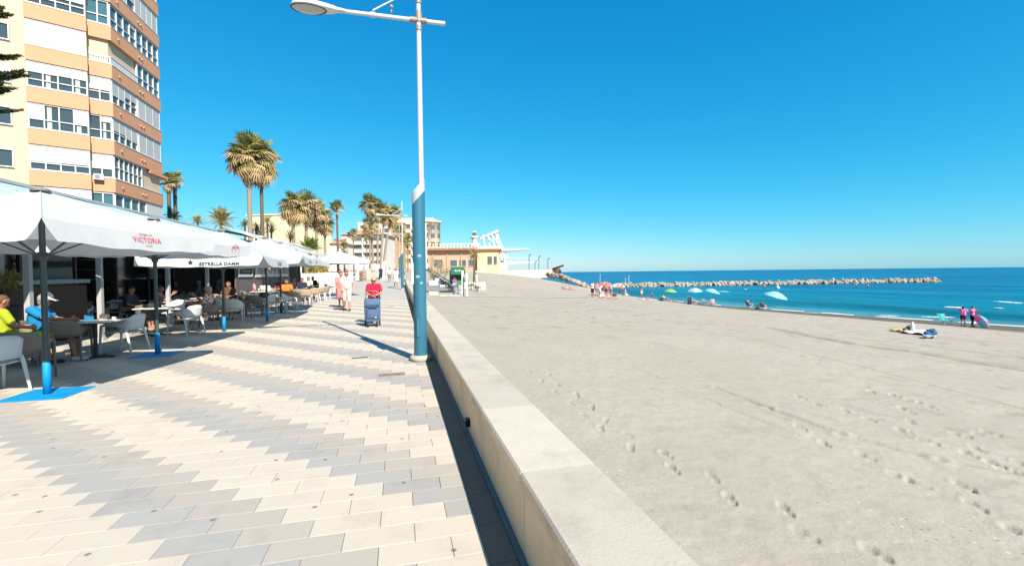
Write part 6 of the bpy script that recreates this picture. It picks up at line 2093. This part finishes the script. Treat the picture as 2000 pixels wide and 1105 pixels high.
for sx, y, rr_w in ((-.21, .18, .085), (.21, .18, .085), (-.13, -.19, .075), (.13, -.19, .075)):
    mb = MB()
    mb.tube([(sx - .02, y, rr_w), (sx + .02, y, rr_w)], rr_w, 20); w_ = mb.build('wheel', m_tyre, tr)
    mb = MB(); mb.tube([(sx - .0225, y, rr_w), (sx + .0225, y, rr_w)], rr_w * .5, 12); mb.build('hub', m_pale if False else mat('pale grey hub', (.45, .45, .44), rough=.5), w_)
# seated guests
def CHP(px, py): return G(px, py)
q = P(82, 540, 8.5); person((q.x, q.y, 0), 82, SITREACH, 'man in a bright blue shirt and pale cap seated at the nearest table', 'tan', 'grey', top='blue', bottom='khaki', leg=.8, w=1.2, vox=VN, shades=True, hat='white', shoes='white')
q = P(10, 540, 7.9); person((q.x, q.y, 0), 40, SIT, 'woman in a lime green top seated at the left picture edge', 'tan', 'brown', top='lime', bottom='lime', leg=1.0, w=1.15, vox=VN, hat=None, shoes='dark')
q = G(404, 642); person((q.x, q.y, 0), -95, SITTALK, 'grey-haired woman in a patterned dress raising a hand as she talks', 'pink', 'grey', dress='floral', w=1.18, vox=VN, shoes='white', sleeve=.7)
q = G(318, 633); person((q.x, q.y, 0), 84, SITTALK, 'woman in sunglasses seated across from the patterned dress', 'tan', 'brown', top='floral', bottom='black', leg=.9, vox=VN, shades=True, longhair=True, shoes='dark')
q = G(262, 640); person((q.x, q.y, 0), 95, SIT, 'person in a striped black top seated behind the second pole', 'tan', 'dark', top='stripe', bottom='black', leg=1.6, w=1.1, vox=VM)
q = G(520, 597); person((q.x, q.y, .03), 10, SIT, 'dark-haired man in a white shirt seated with his back to us', 'tan', 'dark', top='white', bottom='navy', leg=1.7, vox=VM, w=1.1)
for px, py, h, lab, sk, ha, tp in ((548, 590, 170, 'guest in maroon in the shade past the man in the white shirt', 'tan', 'dark', 'maroon'), (575, 588, 180, 'guest in pink in the shade facing the tan-backed chairs', 'pink', 'brown', 'pink'),
                                  (602, 582, 200, 'guest in white in the shade near the end of the terrace', 'tan', 'dark', 'white'), (612, 580, 160, 'dark-haired guest in black at the end of the terrace', 'tan', 'dark', 'black'),
                                  (470, 598, 120, 'guest in grey behind the third blue pole, in deep shade', 'tan', 'dark', 'maroon'), (432, 600, 90, 'guest in deep shade beside the fourth pale post', 'tan', 'grey', 'grey'), (215, 624, 60, 'guest in black at the dark table behind the second post', 'tan', 'dark', 'black'),
                                  (560, 600, 175, 'guest in orange sitting before the lattice screen', 'tan', 'brown', 'orange')):
    q = G(px, py)
    person((q.x, q.y, float(prom_z(q.y))), h, SIT, lab, sk, ha, top=tp, bottom='navy', leg=1.6, vox=.024)
    if (px, py) not in ((470, 598),):
        chair(px, py, 't', h, 'taupe armchair of the ' + ' '.join(lab.split()[:10]), at=q)

for px, py, h, lab, sk, ha, tp in ((345, 607, 120, 'guest in dark red in the shade right of the third pale post', 'tan', 'dark', 'maroon'), (386, 603, 250, 'guest in grey in the shade behind the raised hand', 'tan', 'grey', 'grey'), (165, 626, 100, 'guest in navy in the shade behind the nearest table', 'tan', 'dark', 'navy'),
                                  (446, 614, 190, 'guest in brown across the table behind the third pole', 'tan', 'brown', 'brown'), (300, 612, 200, 'guest in black in the shade left of the third pale post', 'tan', 'dark', 'black'), (488, 596, 170, 'guest in pink in the shade below the menu board', 'pink', 'brown', 'pink'), (590, 590, 190, 'guest in navy behind the tan-backed row', 'tan', 'dark', 'navy')):
    q = G(px, py)
    person((q.x, q.y, float(prom_z(q.y))), h, SIT, lab, sk, ha, top=tp, bottom='navy', leg=1.6, vox=.024)
    chair(px, py, 't', h, 'taupe armchair of the ' + ' '.join(lab.split()[:10]), at=q)

# ------------------------------------------------------------------ on the sand
def beach_parasol(px, py_top, py_base, rad, cols, label, tilt=(0, 0), d=None, panels=8, dome=.42, held=None, group='beach parasols'):
    b = S(px, py_base) if held is None else held
    dd = depth(b)
    top = P(px, py_top, dd).z - b.z if held is None else 0
    t = thing('beach_parasol', label, 'beach parasol', b, 0, group)
    hgt = max(1.2, top)
    ax_ = Vector((tilt[0], tilt[1], 1)).normalized()
    m4 = Vector((0, 0, 1)).rotation_difference(ax_).to_matrix().to_4x4()
    n = 24; rings = 5
    can = MB(); 
    for k in range(panels):
        rows = []
        for i in range(rings + 1):
            u = i / rings
            row = []
            for j in range(4):
                a = 2 * PI * (k + j / 3) / panels
                sc = 1 - .06 * math.sin(PI * j / 3) * u
                r_ = rad * u * sc
                row.append(m4 @ Vector((r_ * math.cos(a), r_ * math.sin(a), hgt - rad * dome * u ** 1.8)))
            rows.append(row)
        mbp = MB(); mbp.sheet(rows)
        mbp.build('canopy_panel', cols[k % len(cols)], t)
    mb = MB(); mb.tube([m4 @ Vector((0, 0, -.3)), m4 @ Vector((0, 0, hgt + .05))], .018 * max(1, rad), 6); mb.build('pole', m_pw, t)
    return t
def bc(name, c): return mat(name, c, rough=.85, spec=.1, transl=.25, var=.04, vscale=5)
c_aq, c_gr, c_pk, c_or, c_wh, c_tq, c_nv, c_rd = bc('pale aqua cloth', (.36, .66, .62)), bc('light green cloth', (.36, .62, .12)), bc('rose cloth', (.72, .22, .27)), bc('salmon cloth', (.74, .34, .24)), bc('white parasol beach cloth', (.74, .74, .70)), bc('turquoise cloth', (.12, .58, .66)), bc('navy cloth', (.05, .12, .25)), bc('bright pink cloth', (.80, .16, .45))
beach_parasol(1507, 568, 602, 1.55, [c_aq], 'pale aqua beach parasol tilted over the two loungers by the water', (.16, -.25), dome=.45)
beach_parasol(1357, 562, 593, 1.15, [c_aq, c_wh], 'pale beach parasol, left of the two overlapping ones by the water', (-.05, -.1))
beach_parasol(1384, 563, 594, 1.15, [c_aq], 'pale aqua beach parasol, right of the two overlapping ones by the water', (.2, -.2))
beach_parasol(1308, 564, 586, 1.15, [c_gr], 'light green beach parasol over a dark seat by the water', (.05, -.1))
beach_parasol(1181, 550, 579, 1.0, [c_pk, c_or], 'rose and salmon beach parasol in the crowd by the water', (-.05, -.15))
beach_parasol(1206, 553, 575, 1.15, [c_wh, c_wh, c_or], 'white beach parasol with salmon panels beside the rose one', (.0, -.1))
beach_parasol(1112, 550, 563, .95, [c_nv], 'small navy beach parasol alone on the far sand', (.1, -.1))
def beach_chair(loc, h, m, label, low=False):
    t = thing('beach_chair', label, 'beach chair', loc, R(-h), 'folding beach chairs')
    mb = MB()
    for s in (-1, 1):
        mb.tube([(s * .27, .30, .36), (s * .27, -.22, .30), (s * .27, -.62, .92)], .016, 6)
        mb.tube([(s * .27, .28, .36), (s * .27, -.30, 0)], .014, 6); mb.tube([(s * .27, -.25, .32), (s * .27, .30, 0)], .014, 6)
        mb.tube([(s * .29, .22, .55), (s * .29, -.38, .58)], .018, 6)
    mb.build('frame', m_pw, t)
    g = [[(x, .30 - .52 * u, .36 - .06 * u - .03 * math.sin(PI * u)) for x in (-.25, 0, .25)] for u in np.linspace(0, 1, 5)]
    mb = MB(); mb.sheet(g[::-1], thick=.012); mb.build('seat', m, t)
    g = [[(x, -.22 - .40 * u - .03 * math.sin(PI * u), .30 + .62 * u) for x in (-.25, 0, .25)] for u in np.linspace(0, 1, 5)]
    mb = MB(); mb.sheet(g[::-1], thick=.012); mb.build('backrest', m, t)
    return t
m_navyc = mat('dark navy sling', (.02, .035, .06), rough=.8); m_pinkc = mat('pink towel cloth', (.72, .28, .36), rough=.95, var=.1, vscale=20); m_orc = mat('orange towel cloth', (.68, .28, .12), rough=.95, var=.1, vscale=20); m_tealc = mat('teal sling', (.02, .40, .40), rough=.8); m_whc = mat('white towel cloth', (.72, .71, .69), rough=.95, var=.08, vscale=20)
def sp(px, py, dz=0): 
    q = S(px, py); return (q.x, q.y, q.z + dz)
q = sp(1464, 601); beach_chair(q, 78, m_orc, 'folding lounger with an orange towel, left of the aqua parasol'); person((q[0], q[1], q[2] + .10), 78, LOUNGE, 'sunbather with a pale hat reclining on the orange towel', 'tan', 'grey', bottom='maroon', leg=.5, vox=VF, hat='white')
q = sp(1491, 604); beach_chair(q, 70, m_pinkc, 'folding lounger with a pink towel beside the aqua parasol'); person((q[0], q[1], q[2] + .10), 70, LOUNGE, 'sunbather in dark swimwear reclining on the pink towel', 'tan', 'dark', top='maroon', bottom='maroon', leg=.3, vox=VF)
q = sp(1357, 595); beach_chair(q, 110, m_navyc, 'dark folding chair under the left pale parasol'); person((q[0], q[1], q[2] + .1), 110, LOUNGE, 'bather in pink seated under the left pale parasol', 'pink', 'dark', top='pink', vox=VF)
q = sp(1380, 596); beach_chair(q, 130, m_whc, 'pale folding chair under the right pale parasol'); person((q[0], q[1], q[2] + .1), 130, LOUNGE, 'bather with dark hair seated under the right pale parasol', 'pink', 'dark', vox=VF, bottom='teal', leg=.4)
q = sp(1394, 597); beach_chair(q, 200, m_pinkc, 'folding chair with a patterned towel right of the two pale parasols')
q = sp(1347, 595)
t = thing('wind_shield', 'dark blue cloth wind shield left of the two pale parasols', 'wind shield', q)
mb = MB(); mb.sheet([[(x, .06 * math.sin(x * 5), z) for x in np.linspace(-.35, .35, 8)] for z in (.05, .5, .95)], thick=.01); mb.build('cloth', m_navyc, t)
for x in (-.35, .35):
    mb = MB(); mb.tube([(x, 0, -.2), (x, 0, 1.05)], .02, 6); mb.build('stake', m_pw, t)
q = sp(1299, 587); beach_chair(q, 150, m_navyc, 'dark folding chair under the light green parasol'); person((q[0], q[1], q[2] + .1), 150, LOUNGE, 'bather with a dark bag seated under the light green parasol', 'pink', 'dark', top='white', vox=VF)
GB = 'bathers in the crowd by the water'
crowd = [(1157, 580.5, 150, ARMSUP, 'standing man in a white shirt and black shorts at the left of the crowd', 'tan', 'dark', 'white', 'black', .75),
         (1166, 579, 190, STAND, 'standing bather right behind the man in black shorts', 'pink', 'brown', None, 'grey', .5),
         (1171, 578.5, 90, BEND, 'bather bending over a pale bag in the crowd', 'pink', 'brown', 'whitepink', 'white', .6),
         (1184, 580, 200, STAND, 'bather standing under the rose parasol', 'tan', 'dark', None, 'maroon', .5),
         (1188, 582, 80, LIE, 'bather lying on a pink towel below the rose parasol', 'pink', 'brown', None, 'pink', .4),
         (1194, 578, 250, BEND, 'bather leaning forward right of the rose parasol', 'pink', 'dark', 'pink', None, .5),
         (1215, 577, 160, STAND, 'bather sunning beside the white parasol', 'tan', 'grey', None, 'brown', .5),
         (1222, 578, 100, SIT, 'bather crouching right of the white parasol', 'pink', 'white', 'white', 'white', .5),
         (1247, 574, 170, STAND, 'bather standing at the water edge far behind the white parasol', 'tan', 'dark', None, 'brown', .4),
         (1237, 566, 180, STAND, 'farthest bather at the water edge before the breakwater', 'tan', 'dark', None, 'navy', .4),
         (1253, 581, 200, STAND, 'bather in a pale top by the sunbathers on the wet sand', 'pink', 'brown', 'whitepink', 'pink', .4),
         (1273, 583, 190, STAND, 'child in purple standing at the water edge', 'tan', 'dark', 'purple', 'navy', .5),
         (1259, 583, 75, LIE, 'sunbather stretched out left of the child in purple', 'pink', 'brown', None, 'black', .3),
         (1268, 585, 95, LIE, 'sunbather lying nearest below the child in purple', 'tan', 'grey', None, 'pink', .3),
         (1313, 589, 100, LIE, 'sunbather lying right of the light green parasol', 'pink', 'grey', None, 'brown', .3),
         (1107, 564, 80, LIE, 'sunbather lying by the small navy parasol', 'pink', 'brown', None, 'pink', .3)]
for px, py, h, J, lab, sk, ha, tp, bt, lg in crowd:
    q = sp(px, py)
    dd = depth(Vector(q))
    if J is SIT: q = (q[0], q[1], q[2] - .35)
    person(q, h, J, lab, sk, ha, top=tp, bottom=bt, leg=lg, vox=VF, scale=(.8 if 'child' in lab else 1.0), group=GB)
for px, py, lab in ((1672, 560.5, 'bather standing in the sea in front of the breakwater, left of a pair'), (1695, 561.5, 'dark-haired bather standing in the sea, right of a pair'), (1494, 563, 'bather standing in the sea beside the white buoy'), (1253, 571, 'bather wading far out behind the crowd')):
    q = G(px, py, SEA); person((q.x, q.y, SEA - .55), 190, STAND, lab, 'tan', 'dark', bottom='navy', leg=.4, vox=VF, group='bathers standing in the sea')
q = G(1519, 563, SEA)
t = thing('buoy', 'white buoy floating beside the standing bather off the beach', 'buoy', q)
mb = MB(); mb.lathe([(0, -.3), (.4, -.2), (.55, .1), (.4, .45), (.12, .6), (.1, 1.5), (0, 1.5)], 14); mb.build('float', m_pw, t)
mb = MB(); mb.lathe([(.57, .0), (.58, .1), (.57, .18)], 14); mb.build('band', m_orc, t)
for k, (px, y0, y1) in enumerate(((1228, 541, 556), (1221.5, 546, 556), (1172, 537, 552))):
    a = G(px, y1 + 3, SEA); h = P(px, y0, depth(a)).z - SEA
    t = thing('beacon_pole', ('taller thin white marker pole at the landward end of the breakwater', 'shorter thin marker pole at the landward end of the breakwater', 'thin marker pole in the sea behind the crowd')[k], 'pole', a)
    mb = MB(); mb.tube([(0, 0, -1), (0, 0, h)], .09, 6); mb.build('shaft', m_pw, t)
    mb = MB(); mb.lathe([(0, h), (.2, h), (.2, h + .3), (0, h + .35)], 8); mb.build('topmark', m_pw, t)
# the pair carrying a pink and turquoise parasol
q = sp(1881, 637); person(q, 60, ARMSUP, 'woman in a bright pink top beside the half-open parasol, left of a pair', 'pink', 'dark', top='hot', bottom='maroon', leg=.6, vox=.024, scale=1.0)
q2 = sp(1899, 637.5); person(q2, 170, ARMSUP, 'dark-haired woman in a pink top holding the half-open parasol, right of a pair', 'tan', 'dark', top='hot', bottom='black', leg=.7, vox=.024, scale=1.02)
h0 = Vector(q2) + Vector((-.25, -.5, .55))
beach_parasol(1897, 600, 637, .74, [c_tq, c_rd, c_rd, c_tq], 'bright pink and turquoise parasol held low by the pair at the water edge', (1.6, -1.1), held=h0 + Vector((-.55, .2, -.45)), dome=.55)
q = sp(1848, 634); beach_chair(q, 200, m_tealc, 'teal folding chair standing at the water edge left of the pair')
# towels and bags on the open sand
def towel(px, py, w, l, h, m, label, cat='towel'):
    q = S(px, py)
    mb = MB()
    g = []
    rd_ = random.Random(int(px))
    for i in range(9):
        row = []
        for j in range(9):
            x, y = -w / 2 + w * i / 8, -l / 2 + l * j / 8
            X = q.x + x * math.cos(h) - y * math.sin(h); Y = q.y + x * math.sin(h) + y * math.cos(h)
            row.append((X - q.x, Y - q.y, float(sand_z(X, Y)) - q.z + .05 + .03 * math.sin(i * 1.9 + j * 1.1) + rd_.uniform(0, .03)))
        g.append(row)
    mb.sheet(g, thick=.012); mb.build('towel', m, None, q, label=label, cat=cat)
towel(1793, 651, 1.5, .7, R(20), m_whc, 'large white towel spread on the open sand')
towel(1758, 647.5, .9, .4, R(15), mat('yellow cloth', (.62, .42, .14), rough=.95, var=.1, vscale=12), 'yellow towel crumpled left of the large white towel')
def sack(px, py, w, h, m, label, nm='beach_bag', cat='bag'):
    q = S(px, py)
    t = thing(nm, label, cat, q)
    mb = MB(); mb.capsule((-w * .3, 0, h * .45), (w * .3, 0, h * .45), h * .5, h * .42, flat=.8); mb.lathe([(w * .16, h * .75), (w * .2, h * 1.05), (w * .1, h * .95)], 10); mb.build('body', m, t)
    mb = MB(); mb.tube([(-w * .25, 0, h * .8), (-w * .15, -.05, h * 1.25), (w * .15, -.05, h * 1.25), (w * .25, 0, h * .8)], .02, 6); mb.build('strap', m, t)
sack(1818, 655, .7, .2, mat('blue bag cloth', (.02, .10, .22), rough=.8, var=.1, vscale=9), 'dark blue beach bag lying right of the white towel')
sack(1774, 649, .45, .22, mat('brown bag cloth', (.16, .10, .10), rough=.8, var=.1, vscale=9), 'small brown bag on the white towel')
q = S(1782, 650)
mb = MB(); mb.lathe([(0, 0), (.07, 0), (.08, .32), (.03, .38), (.03, .44), (0, .44)], 12); mb.build('white_flask', m_chw, None, q, label='white bottle standing upright on the white towel', cat='bottle')
towel(1815, 660, .5, .35, R(30), mat('pale blue cloth', (.30, .45, .60), rough=.95, var=.1, vscale=12), 'small pale blue cloth in front of the blue bag', 'cloth')
towel(1187, 583, 1.9, .9, R(-20), m_pinkc, 'pink towel on the sand below the rose parasol')
towel(1262, 586, 1.9, .9, R(-20), m_whc, 'pale towel under the sunbathers near the child in purple')
towel(1110, 565.5, 1.8, .8, R(-20), m_pinkc, 'pale pink towel beside the small navy parasol')
for px, py, lab, m in ((1292, 588, 'dark bag beside the chair under the green parasol', m_navyc), (1200, 579.5, 'dark bag on the sand in the crowd', m_navyc), (1176, 581, 'pale bag beside the bending bather', m_whc), (1480, 604, 'black bag between the two loungers', m_navyc)):
    sack(px, py, .6, .35, m, lab)
# people at the beach entrance
c = P(888, 568, 50); person((c.x, c.y, float(sand_z(c.x, c.y))), 190, STAND, 'person in a purple top standing at the white gate', 'tan', 'dark', top='purple', bottom='grey', leg=1.5, vox=VF)
c = P(930, 555, 62); person((c.x, c.y, float(sand_z(c.x, c.y))), 180, STAND, 'person in white by the white fence panels', 'tan', 'dark', top='white', bottom='white', leg=.8, vox=VF)

# ------------------------------------------------------------------ finish the skinned figures
dg = bpy.context.evaluated_depsgraph_get()
done = []
for o, extra in PENDING:
    done.append((o, bpy.data.meshes.new_from_object(o.evaluated_get(dg)), extra))
for o, me, extra in done:
    o.modifiers.clear()
    if extra is not None:
        bm = bmesh.new(); bm.from_mesh(me)
        em = extra.mesh('hands', []); bm.from_mesh(em); bm.to_mesh(me); bm.free(); bpy.data.meshes.remove(em)
        me.polygons.foreach_set('use_smooth', [True] * len(me.polygons))
    mts = list(o.data.materials)
    o.data = me
    me.name = o.name
    if not me.materials:
        for m_ in mts:
            me.materials.append(m_)
bpy.context.view_layer.update()
